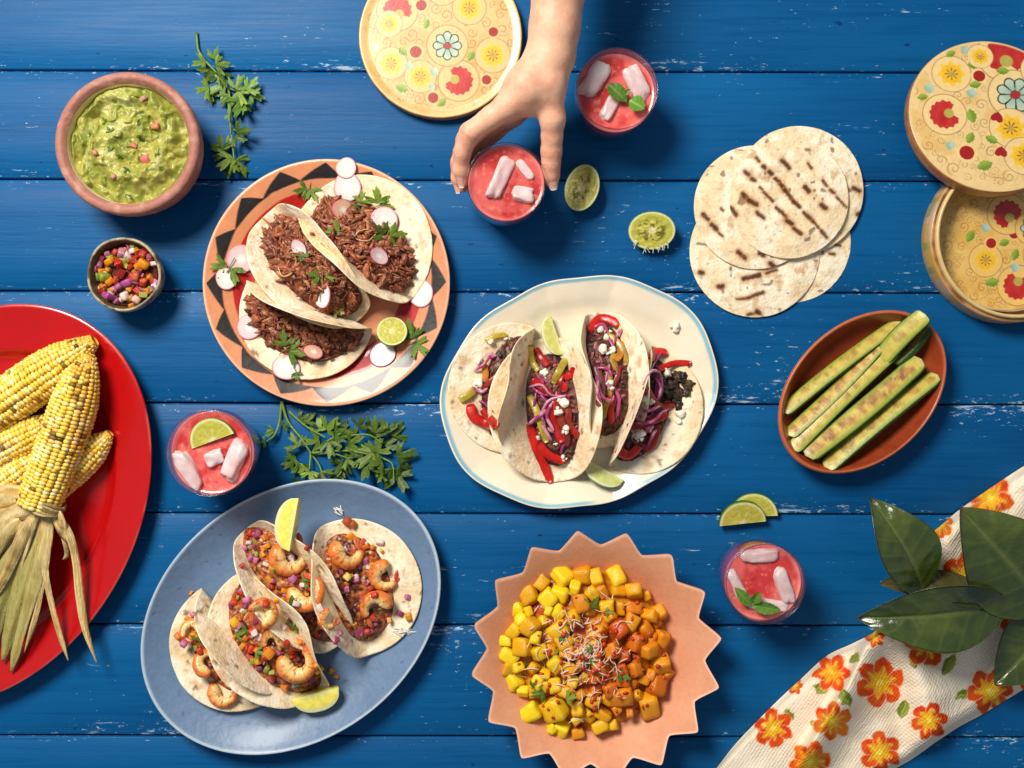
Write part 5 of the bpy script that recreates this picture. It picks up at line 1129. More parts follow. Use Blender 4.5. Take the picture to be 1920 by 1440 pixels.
# ------------------------------------------------------------------ zucchini spears
def build_zucchini():
    Zz = lambda x, y: (1430+x/4.114, 560+y/4.114)
    m = mat('grilled_zucchini', 'attr', 0.34, 0.5, 0.12, 200, 0.15, 260, sss=.2, sr=.004, sub=(.9, 1, .3))
    data = [((520, 1180), (1240, 490), 88, 15, 0, .5, 'zucchini spear wedged low between two others, mostly hidden'),
            ((900, 480), (1255, 120), 118, 24, -.2, .1, 'short pale zucchini spear poking over the dish\'s upper right rim'), ((1010, 500), (1275, 205), 80, 20, -1.5, .0, 'zucchini piece showing its dark green skin at the upper right'),
            ((150, 875), (1062, 175), 90, 22, .25, .35, 'zucchini spear nearest the dish\'s upper left rim'), ((195, 1055), (935, 320), 92, 23, .35, .9, 'second zucchini spear from the upper left, browned along its lower half'),
            ((228, 1165), (1035, 385), 98, 27, .0, .45, 'narrow golden zucchini spear in the middle of the dish'), ((330, 1210), (1225, 465), 124, 30, 0, .8, 'widest zucchini spear with brown grill bars in the centre'),
            ((480, 1305), (1350, 585), 108, 28, .35, .4, 'zucchini spear nearest the lower right rim, green skin along its edge')]
    for i, (a, b, w, z, roll, brown, lab) in enumerate(data):
        A, B = W(*Zz(*a), z), W(*Zz(*b), z+(25 if i == 1 else 8 if i == 2 else 0)); d = B-A; L = np.linalg.norm(d); ez = np.array([0, 0, 1.]); x = d/L; y = np.cross(ez, x); y /= np.linalg.norm(y); zz = np.cross(x, y)
        nu, nv = 60, 24; u = np.linspace(0, 1, nu); hw = w/4.114*S/2*(.97)
        roll = [-.2, -.45, -1.4, -.55, -.58, -.42, -.46, -.66][i]; wid = hw*1.26*(np.clip(np.minimum(u/.05, (1-u)/.06), 0, 1)**.5*.45+.55)*(1+.10*np.sin(u*PI)-.06*u)*np.clip(np.minimum(u, 1-u)/.004, .05, 1)
        ph = np.linspace(0, 2*PI, nv, endpoint=False); top = np.sin(ph) > 0
        py = np.cos(ph); pz = np.where(top, .42*np.sin(ph)**1.0*(1-np.abs(np.cos(ph))**3*.3), .95*np.sin(ph)); pz = np.where(top, .13*(1-py**2), -1.15*np.sqrt(np.abs(np.sin(ph))))
        cr, sr_ = math.cos(roll), math.sin(roll); yy, zr = py*cr-pz*sr_, py*sr_+pz*cr
        bend = .0022*np.sin(u*PI)*(1 if i % 2 else -1)
        V = A+u[:, None, None]*L*x+(wid[:, None, None]*yy[None, :, None]+bend[:, None, None])*y+wid[:, None, None]*zr[None, :, None]*zz
        fl = mix(lin(212, 200, 100), lin(182, 176, 70), fbm(V, 70, 3, i)); n2 = fbm(np.stack([np.broadcast_to(u[:, None]*L*190, V.shape[:2]), np.broadcast_to(py*1.5, V.shape[:2]), 0*V[..., 0]+i*5], -1), 1, 3, i)
        bars = .5+.5*np.sin(u[:, None]*(30+5*i)+2*np.sin(u[:, None]*11+i)+py[None]*.8); br = sstep(.46-.12*brown, .64-.12*brown, n2*.75+.25*bars)*sstep(.85, .35, np.abs(py-.1))[None]*(.25+.6*brown)
        fl = mix(fl, lin(126, 150, 50), sstep(.45, .88, np.abs(py))[None]*np.ones((nu, 1))*.9); fl = mix(fl, lin(206, 160, 56), .7*brown*sstep(.7, .2, np.abs(py))[None]*np.ones((nu, 1))); c = mix(fl, lin(158, 84, 24), br*.85); c = mix(c, lin(90, 42, 14), .8*br*sstep(.60, .72, n2))
        c = mix(c, lin(226, 226, 150), .5*sstep(.06, .0, np.minimum(u, 1-u))[:, None]*np.ones(nv)); sk = mix(lin(30, 62, 14), lin(56, 92, 24), fbm(V, 120, 3, i+3))
        c = np.where((top & (np.abs(py) < .90))[None, :, None], c, sk)
        o = solid('zucchini_spear', V.reshape(-1, 3), grid_faces(nu, nv, True)[:, ::-1], m, None, c.reshape(-1, 3)); tag(o, lab, 'zucchini', 'grilled zucchini spears in the terracotta dish')
build_zucchini()

# ------------------------------------------------------------------ lacquered plate, lid and box
M_LAQ = mat('painted_lacquer', 'attr', 0.34, 0.5, 0.10, 250, 0.10, 300, coat=.35, coatr=.22)
def floral(X, Y, motifs, seed, base=None):
    """flowers painted on the unit disc, y up"""
    P = np.stack([X, Y], -1); b0 = lin(230, 198, 136) if base is None else base
    c = mix(b0, b0*np.array([.93, .84, .66]), sstep(.4, .7, fbm(P, 5, 3, seed)))
    rr = np.hypot(X, Y); line = lin(140, 82, 48)
    rs = np.random.RandomState(seed); tries = 0; done = []
    while tries < 900 and len(done) < 95:
        tries += 1; a, q = rs.uniform(0, 6.28), .93*math.sqrt(rs.rand()); cx_, cy_, cr = q*math.cos(a), q*math.sin(a), rs.uniform(.045, .095)
        if q+cr > .96 or any((cx_-m_[1])**2+(cy_-m_[2])**2 < (cr*.7+m_[3]*(1.3 if m_[0] in 'YRG' else .9))**2 for m_ in motifs) or any((cx_-e_[0])**2+(cy_-e_[1])**2 < ((cr+e_[2])*.8)**2 for e_ in done): continue
        done.append((cx_, cy_, cr)); dx, dy = X-cx_, Y-cy_; dd = np.hypot(dx, dy)/cr; sg = rs.choice([-1, 1]); sp = ((dd*1.55-sg*np.arctan2(dy, dx)/(2*PI)+rs.rand()) % 1)
        c = mix(c, line, .62*sstep(.16, .07, np.abs(sp-.5))*sstep(1.0, .9, dd)*sstep(.06, .14, dd))
    q = fbm(P, 3.2, 2, seed+2); c = mix(c, line, .45*sstep(.010, .004, np.abs(q-.5))*sstep(.97, .93, rr))
    for kind, mx, my, r, a in motifs:
        dx, dy = X-mx, Y-my; ca, sa = math.cos(a), math.sin(a); u, v = (dx*ca+dy*sa)/r, (-dx*sa+dy*ca)/r; d = np.hypot(u, v); th = np.arctan2(v, u); e = .04/(r/.12+.3)
        if kind in 'YRG': c = mix(c, b0*1.04, sstep(1.42, 1.36, d)); c = mix(c, line, .6*sstep(.05, .025, np.abs(d-1.38)))
        if kind == 'Y':
            R = .86+.14*np.cos(th*8); c = mix(c, mix(lin(226, 166, 28), lin(240, 196, 50), d), sstep(R+e, R-e, d)); st = sstep(.45, .75, np.cos(th*8+.4))*sstep(.52, .42, d)*sstep(.12, .2, d)
            c = mix(c, lin(92, 62, 30), st*.85); c = mix(c, lin(176, 150, 90), sstep(.2, .14, d)); c = mix(c, lin(196, 130, 24), .5*sstep(.85, .97, -np.cos(th*8))*sstep(.5, .6, d)*sstep(R, R-.05, d))
        elif kind == 'D': c = mix(c, b0*1.05, sstep(1.45, 1.35, d)); c = mix(c, lin(160, 26, 20), sstep(1+e, 1-e, d))
        elif kind == 'R':
            R = .94+.05*np.cos(th*14); R = np.where(np.abs(th) < .55, .30+.55*(np.abs(th)/.55)**2, R); c = mix(c, mix(lin(170, 22, 20), lin(196, 52, 44), fbm(P, 12, 2, 4)), sstep(R+e, R-e, d)); c = mix(c, lin(176, 164, 76), sstep(.34, .28, np.hypot(u-.28, v)))
        elif kind == 'L':
            R = sstep(0, .35, np.abs(v)+.35-np.abs(u)*0)*0+1; s_ = (np.abs(v) < .62*(1-np.abs(u)**2)+.06*np.sin(u*14)) & (np.abs(u) < 1); c = np.where(s_[..., None], mix(lin(110, 140, 40), lin(142, 168, 62), sstep(-.3, .3, v)), c)
        elif kind == 'B':
            s_ = np.maximum(np.abs(u), np.abs(v))+.25*d; c = mix(c, mix(lin(150, 178, 152), lin(176, 198, 176), sstep(-.5, .5, u)), sstep(1+e, 1-e, s_))
        elif kind == 'H':
            s_ = (u*u+v*v*1.1-.55)**3-u*u*v**3*1.4; c = np.where((s_ < 0)[..., None], lin(156, 24, 30), c)
        elif kind == 'G':
            R = .80+.20*np.abs(np.cos(th*4)); c = mix(c, lin(44, 62, 58), sstep(R+e, R-e, d)); pet = (np.abs(np.cos(th*4)) > .30)*sstep(R-.06, R-.12, d)*sstep(.22, .28, d); c = mix(c, mix(lin(130, 168, 142), lin(196, 208, 184), d), pet); c = mix(c, lin(166, 42, 34), sstep(.26, .22, np.hypot(u*.8, v*1.3)))
    return c
def lacquer_disc(name, lab, cat, ctr, R, z0, hgt, motifs, seed, rot=0.0, tiltm=None, lip=0.0, group=None, side=None, base=None):
    """a thick flat painted disc with a rounded edge"""
    nr, nt = 150, 420; th = np.linspace(0, 2*PI, nt, endpoint=False); fr = np.linspace(0, .985, nr)
    top = np.stack([fr[:, None]*R*np.cos(th), fr[:, None]*R*np.sin(th), np.broadcast_to((hgt+lip*sstep(.88, .985, fr)*1)[:, None]/1000, (nr, nt))], -1)
    ed = np.array([(.994, hgt+lip-.3), (1, hgt+lip-1.4), (1.0, hgt*.72), (1, hgt*.4), (.998, 2), (.99, .3), (.96, 0), (.4, 0), (1e-4, 0)])
    edg = np.stack([ed[:, :1]*R*np.cos(th), ed[:, :1]*R*np.sin(th), np.broadcast_to(ed[:, 1:]/1000, (len(ed), nt))], -1)
    c = floral(fr[:, None]*np.cos(th), fr[:, None]*np.sin(th), motifs, seed, base); c = mix(c, lin(226, 196, 140) if base is None else base, .8*sstep(.955, .975, fr)[:, None]*np.ones(nt))
    s0 = lin(150, 104, 58) if side is None else side
    ec = mix(s0, s0*np.array([.8, .62, .5]), sstep(.4, .62, fbm(edg*np.array([1, 1, 2]), 95, 3, seed))); ec = mix(ec, lin(150, 70, 40), .4*sstep(.62, .7, fbm(edg, 150, 2, 3)))
    V = np.concatenate([top, edg]).reshape(-1, 3); F = grid_faces(nr+len(ed), nt, True)
    if tiltm is not None: V = V@np.asarray(tiltm).T
    V = V+np.array([ctr[0], ctr[1], z0])
    o = solid(name, V, F, M_LAQ, None, np.concatenate([c, ec]).reshape(-1, 3)); return tag(o, lab, cat, group)
def motif_px(lst, cx, cy, r):
    return [(k, (x-cx)/r, (cy-y)/r, s/r, math.radians(a)) for k, x, y, s, a in lst]
Q = lambda x, y: (660+x/5.647, 70+y/5.647)
mp = [('Y', *Q(415, 275), 22, 0), ('Y', *Q(725, 415), 22, 20), ('Y', *Q(1490, 190), 24, 10), ('D', *Q(675, 155), 11, 0), ('D', *Q(860, 640), 10, 0), ('D', *Q(1425, 450), 9, 0), ('R', *Q(1130, 460), 28, 160), ('G', *Q(1010, 90), 28, 0),
      ('B', *Q(245, 105), 8, 0), ('L', *Q(540, 150), 11, -40), ('B', *Q(600, 300), 8, 30), ('B', *Q(870, 365), 9, 20), ('L', *Q(530, 540), 13, -20), ('B', *Q(845, 530), 7, 0), ('L', *Q(1260, 200), 11, 60), ('L', *Q(950, 690), 11, 40),
      ('R', 745, 20, 28, 300), ('Y', 880, 15, 23, 0), ('Y', 830, -20, 22, 0), ('D', 790, 10, 10, 0), ('D', 925, 60, 9, 0), ('L', 770, -15, 12, 30), ('B', 905, -15, 8, 0), ('Y', 730, 70-25, 18, 0), ('L', 800, 45, 10, 70)]
lacquer_disc('lacquer_plate', 'flower painted lacquer plate behind the wrist, lying flat on the planks', 'painted plate', W(826, 69, 12)[:2], 153*S*.99, 0.0004, 12, motif_px(mp, 826, 69, 153), 3, lip=1.6, side=lin(206, 164, 92), base=lin(212, 182, 122))
Q2 = lambda x, y: (1690+x/4.5, 70+y/4.5)
lid_m = [('Y', *Q2(460, 300), 27, 0), ('D', *Q2(695, 320), 11.5, 0), ('R', *Q2(370, 675), 30, 15), ('R', *Q2(940, 130), 40, -90), ('G', *Q2(985, 495), 37, 20), ('Y', *Q2(915, 800), 29, 10), ('Y', *Q2(1000, 1055), 27, 0), ('H', *Q2(815, 690), 13, 160), ('H', *Q2(815, 1005), 13, 170), ('D', *Q2(525, 1025), 14, 0),
         ('B', *Q2(260, 435), 11, 40), ('L', *Q2(195, 515), 11, 10), ('B', *Q2(615, 480), 11, 30), ('L', *Q2(655, 220), 12, -10), ('L', *Q2(655, 400), 12, 10), ('L', *Q2(595, 690), 15, 100), ('L', *Q2(565, 890), 13, 60), ('L', *Q2(745, 905), 13, -30), ('L', *Q2(665, 1140), 16, 20), ('B', *Q2(390, 960), 10, 20), ('B', *Q2(600, 75), 11, 0), ('L', *Q2(470, 110), 11, 30), ('L', *Q2(900, 270), 13, 0),
         ('R', 1990, 200, 30, 180), ('Y', 1960, 130, 26, 0), ('D', 1950, 290, 12, 0), ('Y', 1850, 100, 18, 0), ('D', 1960, 340, 10, 0), ('L', 1960, 230, 13, 0)]
tl = math.radians(13.0); Rt = rotm(tl, 0, 0)
lid_c = W(1859, 222, 34)
Rl = 154.5*S*.972
lacquer_disc('box_lid', 'flower painted round lid leaning on the rim of the open painted box', 'painted lid', lid_c[:2], Rl, Rl*math.sin(tl)-.0002, 15, motif_px(lid_m, 1859, 222, 155), 9, tiltm=rotm(-tl, 0, 0), side=lin(168, 120, 66))
def build_box():
    ctr = W(1881, 452, 0)[:2]; R = 155*S; t = thing('lacquer_box', 'open round painted box with flowers on its floor, half under the lid', 'painted box', (ctr[0], ctr[1], 0))
    Q3 = lambda x, y: (1700+x/4.8, 320+y/4.8); cx, cy, rf = 1884, 453, 138
    mo = [('Y', *Q3(700, 820), 23, 0), ('D', *Q3(960, 575), 10, 0), ('D', *Q3(750, 665), 9.5, 0), ('R', *Q3(990, 1050), 28, 80), ('R', *Q3(900, 400), 28, -60), ('B', *Q3(700, 525), 10, 30), ('L', *Q3(560, 600), 13, 60), ('L', *Q3(870, 660), 11, 20), ('L', *Q3(970, 770), 12, 70), ('B', *Q3(970, 885), 10, 20), ('L', *Q3(760, 1020), 14, 10), ('Y', 1950, 480, 24, 0), ('G', 1935, 430, 24, 0), ('D', 1960, 540, 10, 0)]
    def mo_px(l): return motif_px(l, cx, cy, rf)
    nr, nt = 130, 380; th = np.linspace(0, 2*PI, nt, endpoint=False); fr = np.linspace(0, 1, nr); Rf = R*.875; mz = mo_px(mo)
    top = np.stack([ctr[0]+fr[:, None]*Rf*np.cos(th), ctr[1]+fr[:, None]*Rf*np.sin(th), np.full((nr, nt), .006)], -1); bot = top[::-1]*[1, 1, 0]+[0, 0, .001]
    c = floral(fr[:, None]*np.cos(th), fr[:, None]*np.sin(th), mz, 14, lin(226, 186, 104)); V = np.concatenate([top, bot]).reshape(-1, 3)
    solid('box_floor', V, grid_faces(2*nr, nt, True), M_LAQ, t, np.concatenate([c, c[::-1]*0+lin(150, 100, 50)]).reshape(-1, 3))
    def ring(name, pts, fc, k):
        pf = np.array(pts, float); Vr = np.stack([ctr[0]+pf[:, :1]*R*np.cos(th), ctr[1]+pf[:, :1]*R*np.sin(th), np.broadcast_to(pf[:, 1:]/1000, (len(pf), nt))], -1)
        cc = fc(Vr, np.broadcast_to(np.arange(len(pf))[:, None], Vr.shape[:2])); solid(name, Vr.reshape(-1, 3), grid_faces(len(pf), nt, True), M_LAQ, t, cc.reshape(-1, 3))
    def wallc(V, k):
        q = np.stack([np.broadcast_to(th*R*1.0, V.shape[:2]), V[..., 2], 0*V[..., 2]], -1); b = lin(222, 192, 150); c = mix(b, lin(196, 150, 100), fbm(q, 90, 3, 2)); c = mix(c, lin(206, 160, 40), .9*sstep(.66, .7, noise(q, 62, 5))); c = mix(c, lin(150, 60, 44), .8*sstep(.76, .79, noise(q+.5, 75, 6))); c = mix(c, lin(124, 140, 70), .8*sstep(.78, .8, noise(q+.9, 80, 8)))
        return np.where((k > 5.5)[..., None], mix(lin(196, 140, 82), lin(120, 70, 40), sstep(.4, .7, fbm(V, 60, 3, 1))), c)
    ring('box_wall', [(.84, 0), (.99, 0), (1, 2), (1.0, 12), (.999, 24), (.996, 27), (.985, 28), (.955, 28), (.952, 25), (.95, 8), (.94, 6.3), (.84, 6.3)], wallc, 0)
    ring('box_rim', [(.955, 27), (.957, 31), (.950, 33.2), (.935, 33.6), (.918, 33.2), (.912, 31), (.912, 10), (.914, 6.4), (.95, 6.4)], lambda V, k: mix(lin(232, 206, 142), lin(206, 170, 106), fbm(V, 80, 3, 4)), 0)
    ring('inner_ring', [(.862, 6.2), (.866, 11), (.858, 12.4), (.848, 11), (.844, 6.2)], lambda V, k: mix(lin(206, 196, 176), lin(120, 112, 100), fbm(V, 80, 3, 9)), 0)
build_box()

# ------------------------------------------------------------------ cilantro sprigs
def sprig(name, lab, stems, leaves, seed, z0=3, k=1.0):
    (x0, y0) = stems[0][0][0]; t = thing(name, lab, 'cilantro', W(x0, y0, 0)); r = np.random.RandomState(seed)
    for pts, w in stems:
        P = spline(WA(pts, np.linspace(z0, z0+6, len(pts))+r.normal(0, 1, len(pts))), 24); P[:, 2] = np.maximum(P[:, 2], .0012)
        v, f = tube(P, np.linspace(w, w*.6, 24)*S*.5, 6); solid('stem', v, f, M_HERB, t, lin(124, 158, 70))
    for i, (x, y, a, L, tint) in enumerate(leaves):
        z = r.uniform(4, 13); add_leaf(t, W(x, y, z), math.radians(a), L*S*850*k, seed*10+i, (r.normal(0, .25), r.normal(0, .25), 1), 1, r.normal(-.05, .25), tint=tint)
sprig('cilantro_sprig', 'narrow cilantro sprig standing lengthwise beside the guacamole bowl',
      [([(368, 60), (374, 100), (400, 130), (428, 165), (432, 230), (436, 270), (440, 310)], 5), ([(428, 165), (429, 210), (433, 250)], 4), ([(428, 165), (450, 172), (470, 172)], 4), ([(425, 150), (400, 165), (390, 168)], 4), ([(434, 240), (450, 250)], 3), ([(436, 270), (420, 285)], 3)],
      [(384, 116, 190, 20, 1.2), (400, 110, 60, 22, 1.0), (394, 130, 250, 26, .8), (412, 138, 290, 24, .85), (405, 122, 10, 22, .9), (392, 166, 190, 22, 1.5), (395, 172, 270, 18, 1.0), (420, 160, 200, 26, 1.4), (440, 165, 60, 24, 1.4), (445, 172, 300, 26, 1.3), (462, 168, 40, 26, 1.6), (470, 176, 340, 22, 1.6), (450, 188, 250, 26, 1.5), (455, 198, 310, 26, 1.5), (428, 180, 220, 20, 1.2), (432, 215, 190, 12, 1.0),
       (444, 248, 10, 26, .75), (440, 256, 330, 22, .8), (426, 284, 150, 30, .85), (436, 296, 220, 30, .9), (444, 300, 320, 30, 1.0), (430, 306, 270, 24, .9), (418, 280, 100, 22, .8)], 21, 3, 1.3)
sprig('cilantro_bunch', 'loose cilantro bunch between the zigzag plate and the blue platter',
      [([(528, 752), (540, 790), (565, 822), (583, 850)], 6), ([(528, 752), (524, 790), (515, 815), (500, 828)], 5), ([(540, 770), (575, 800), (610, 820)], 5), ([(583, 850), (600, 838), (625, 820), (640, 812)], 5), ([(583, 850), (620, 846), (660, 846), (710, 856)], 5), ([(590, 852), (622, 850), (655, 860)], 4), ([(610, 828), (650, 818), (690, 815), (715, 830)], 4), ([(583, 850), (580, 880)], 5), ([(583, 850), (600, 875), (605, 900)], 4), ([(710, 856), (735, 870), (738, 900)], 4), ([(622, 846), (640, 880), (632, 895)], 4)],
      [(512, 806, 200, 18, 1.5), (506, 816, 120, 16, 1.4), (497, 828, 190, 16, 1.7), (530, 800, 30, 16, 1.0), (560, 838, 120, 34, .95), (556, 862, 200, 34, .9), (562, 872, 290, 28, 1.5), (548, 858, 250, 26, 1.0), (580, 884, 280, 24, 1.5), (572, 875, 230, 22, 1.3), (600, 885, 300, 34, .55), (565, 900, 250, 28, .6), (580, 905, 300, 26, .6),
       (562, 785, 20, 22, .7), (574, 792, 60, 26, .8), (600, 808, 100, 32, 1.25), (612, 806, 40, 38, 1.25), (626, 808, 0, 36, 1.1), (598, 824, 190, 30, 1.0), (616, 828, 280, 34, .9), (640, 812, 60, 30, .8), (632, 826, 300, 26, .8), (648, 838, 330, 34, 1.35), (655, 832, 20, 32, 1.2), (642, 866, 240, 36, .7), (650, 860, 320, 30, .8), (632, 890, 260, 22, 1.4), (636, 882, 20, 24, .9),
       (672, 800, 60, 30, .55), (690, 808, 20, 34, .6), (704, 812, 90, 34, .75), (668, 812, 150, 30, .6), (700, 850, 220, 40, .8), (690, 870, 260, 40, .75), (708, 848, 80, 38, .85), (722, 836, 50, 40, .85), (740, 820, 60, 38, .8), (728, 812, 120, 36, .8), (745, 856, 10, 40, .75), (750, 872, 330, 36, .7), (735, 880, 270, 44, .7), (718, 868, 200, 34, .8), (745, 890, 300, 40, .65), (680, 856, 170, 30, .7), (716, 892, 240, 18, 1.3)], 22, 4)

# ------------------------------------------------------------------ grilled corn
M_KER = mat('corn_kernel', 'attr', 0.30, 0.5, 0.08, 300, 0.1, 300, sss=.3, sr=.004, sub=(1, .7, .12))
def corn(a, b, za, zb, wpx, lab, seed, rows=15, tipdark=.5):
    """cob from its base a to its tip b"""
    A, B = W(*a, za), W(*b, zb); d = B-A; L = np.linalg.norm(d); x = d/L; y = np.cross([0, 0, 1.], x); y /= np.linalg.norm(y); z = np.cross(x, y); R = wpx*S*.5*.93; r = np.random.RandomState(seed)
    t = thing('corn_cob', lab, 'corn', A-np.array([0, 0, A[2]])*0, 'grilled corn cobs on the red platter')
    prof = lambda u: R*(np.clip(.86+.14*np.sin(u*2.2+.35), 0, 1))*np.clip(1-np.clip((u-.62)/.40, 0, 1)**2.0*.78, .1, 1)
    bend = lambda u: .0015*np.sin(u*PI)*(1 if seed % 2 else -1)
    nu = 30; u = np.linspace(0, 1, nu); P = A+u[:, None]*d+bend(u)[:, None]*y; v, f = tube(P, prof(u)*.86, 16); solid('core', v, f, M_KER, t, lin(232, 186, 70))
    kv, kf = ico(1); kv = kv/np.abs(kv).max(); kv = np.sign(kv)*np.abs(kv)**.8; step = .0038; n = int(L*.985/step); Aq = Acc()
    for j in range(rows):
        for k in range(n):
            uu = (k+.5*(j % 2)*.3+r.normal(0, .06))/n; ang = 2*PI*j/rows+.25*uu+r.normal(0, .02)+.10*fbm(np.array([[uu*6, j*2.2, seed]]), 1, 2, 3)[0]; rad = prof(np.array(uu)); c0 = A+uu*d+bend(uu)*y
            if uu > 1: continue
            nrm = math.cos(ang)*y+math.sin(ang)*z; s_ = np.cross(x, nrm); wk = PI*rad/rows*1.04; tip = sstep(.86, 1., uu)
            if tip > .3 and r.rand() < .12: continue
            sz = np.array([step*.62*r.uniform(.9, 1.08), wk*r.uniform(1.02, 1.16), .0026*r.uniform(.8, 1.15)*(1-.35*tip)]); Mx = np.stack([x, s_, nrm], 1)
            vv = (kv*sz)@Mx.T+c0+nrm*(rad-.0019+r.uniform(-.0003, .0003))
            q = r.rand(); c = mix(lin(246, 200, 62), lin(252, 224, 120), q) if q < .72 else mix(lin(253, 236, 176), lin(250, 222, 124), r.rand()); c = mix(c, lin(216, 158, 70), .5*tip)
            b_ = fbm(np.array([[uu*5, j*.55, seed*3.]]), 1.3, 3, 7)[0]
            if seed == 8: b_ += .20*math.exp(-((ang % (2*PI)-2.45)/.42)**2)*float(sstep(.2, .4, uu)*sstep(1.0, .8, uu))
            c = mix(c, lin(216, 140, 40), .45*float(sstep(.56, .68, b_)))
            if b_ > .62 and r.rand() < .24: c = mix(c, lin(46, 26, 12), r.uniform(.55, .95))
            if r.rand() < .02+.16*tip*tipdark: c = mix(c, lin(60, 34, 16), .8)
            Aq.add(vv, kf, c)
    Aq.out('kernels', M_KER, t, kind='stuff'); return t
corn((-70, 888), (108, 786), 22, 24, 72, 'corn cob peeking out beneath the crossing cobs at the photo\'s left edge', 3, 17)
corn((-50, 950), (84, 846), 18, 20, 68, 'lower corn cob partly hidden by pale husk leaves', 6, 16)
corn((70, 940), (207, 812), 17, 22, 66, 'short corn cob resting lowest, its tip toward the blue planks', 4, 15, 1.0)
corn((-95, 834), (178, 638), 27, 34, 95, 'corn cob lying slanted behind the front cob, tip at the platter\'s top', 5, 18)
front = corn((72, 948), (168, 664), 38, 44, 92, 'front corn cob with its husk pulled back and tied', 8, 19)
M_HUSK = mat('corn_husk', 'attr', 0.58, 0.35, 0.22, 90, 0.5, 160, stretch=(6, 1, 6), translucent=.12)
def husk(pts, wpx, z, seed, twist=0.0, green=0.0, brown=0.0, parent=None, cup=.35):
    nu, nv = 44, 11; P = spline(WA(pts, z if np.ndim(z) else [z]*len(pts)), nu); T, N, B = frames(P); r = np.random.RandomState(seed); u = np.linspace(0, 1, nu); v = np.linspace(-1, 1, nv)
    w = wpx*S*.46*(np.interp(u, [0, .12, .5, .85, 1], [.6, .85, 1, .7, .12]))*(1+.12*np.sin(u*11+seed)); tw = twist*u
    b2 = B*np.cos(tw)[:, None]+N*np.sin(tw)[:, None]; n2 = np.cross(T, b2); n2 = np.where((n2[:, 2:] < 0), -n2, n2)
    rip = .06*np.sin(v*9+seed)[None]+.05*np.sin(v*4+u[:, None]*9); V = P[:, None]+w[:, None, None]*(v[None, :, None]*b2[:, None]+(cup*(1-v**2)[None]+rip)[..., None]*n2[:, None]); V2 = V-n2[:, None]*.0005
    ln = fbm(np.stack([np.broadcast_to(u[:, None]*2.0, (nu, nv)), np.broadcast_to(v*5.0, (nu, nv)), 0*V[..., 0]+seed], -1), 1.5, 3, seed)
    c = mix(lin(242, 218, 158), lin(208, 166, 92), sstep(.35, .65, ln)); c = mix(c, lin(160, 160, 84), green*sstep(.0, .5, u)[:, None]*np.ones(nv)); c = mix(c, lin(96, 62, 34), brown*sstep(.48, .66, fbm(V, 60, 3, seed+1))); c = mix(c, lin(120, 84, 44), .5*sstep(.93, 1, u)[:, None]*np.ones(nv))
    F = grid_faces(nu, nv); n0 = nu*nv; rim = np.concatenate([np.arange(nv), np.arange(1, nu)*nv+nv-1, (nu-1)*nv+np.arange(nv-2, -1, -1), np.arange(nu-2, 0, -1)*nv]); r2 = np.roll(rim, -1)
    return solid('husk_leaf', np.concatenate([V.reshape(-1, 3), V2.reshape(-1, 3)]), np.concatenate([F[:, ::-1], F+n0, np.stack([rim, rim+n0, r2+n0, r2], 1)]), M_HUSK, front, np.concatenate([c.reshape(-1, 3)]*2))
for i, (pts, w, z, tw, g, b) in enumerate([
    ([(85, 960), (50, 985), (-10, 1040), (-60, 1130)], 60, [36, 34, 26, 20], .3, .1, .1), ([(70, 945), (30, 955), (-30, 985), (-90, 1030)], 62, [42, 40, 32, 24], .2, .0, .1), ([(60, 935), (20, 930), (-50, 945)], 52, [44, 42, 36], .1, 0, .0),
    ([(88, 965), (75, 1010), (50, 1090), (25, 1170), (5, 1240)], 46, [36, 38, 33, 28, 24], .3, .75, .15), ([(80, 962), (55, 1010), (20, 1080), (-5, 1150), (-20, 1230)], 56, [38, 36, 30, 26, 22], .5, .8, .1), ([(92, 962), (85, 1020), (60, 1110), (35, 1200), (20, 1260)], 30, [40, 42, 38, 32, 26], -.3, .6, .2),
    ([(95, 965), (88, 1040), (80, 1090), (68, 1150), (45, 1225)], 13, [40, 44, 40, 36, 30], .4, .1, .2), ([(92, 970), (84, 1060), (96, 1130), (112, 1190), (128, 1240)], 14, [39, 42, 38, 33, 28], -.3, .05, .25), ([(100, 960), (128, 1000), (142, 1050), (150, 1120), (160, 1180), (182, 1245)], 17, [40, 40, 36, 33, 31, 27], .5, .05, .3),
    ([(100, 955), (112, 985), (130, 1010), (140, 1035)], 22, [42, 43, 36, 30], .8, 0, .9), ([(95, 950), (110, 965), (122, 1000), (138, 1045)], 18, [44, 46, 38, 28], -.9, 0, 1.0), ([(80, 950), (60, 980), (40, 1050), (28, 1085)], 20, [44, 44, 38, 33], -.5, .1, .7), ([(75, 955), (45, 1000), (10, 1080), (-30, 1140)], 24, [44, 45, 40, 32], .4, .2, .6), ([(110, 975), (120, 1010), (125, 1040), (118, 1050)], 10, [38, 36, 30, 26], .3, 0, .5), ([(40, 975), (0, 1010), (-40, 1070)], 40, [42, 41, 34], .2, .4, .2)]):
    husk(pts, w, z, 30+i, tw, g, b)
A = Acc()
for k in range(5):
    th_ = np.linspace(0, 2*PI, 26); c0 = W(88, 950, 40); dx = np.array([.34, .94, 0]); sx = np.array([.94, -.34, 0]); P = c0+(k-2)*.0024*dx+.0165*np.cos(th_)[:, None]*sx+np.sin(th_)[:, None]*np.array([0, 0, .0165])+.0012*np.sin(th_*3+k)[:, None]*dx
    v, f = tube(P, .0017, 6, .6); A.add(v, f, mix(lin(206, 180, 122), lin(110, 76, 44), (k*.37) % 1))
A.out('husk_tie', M_HUSK, front)

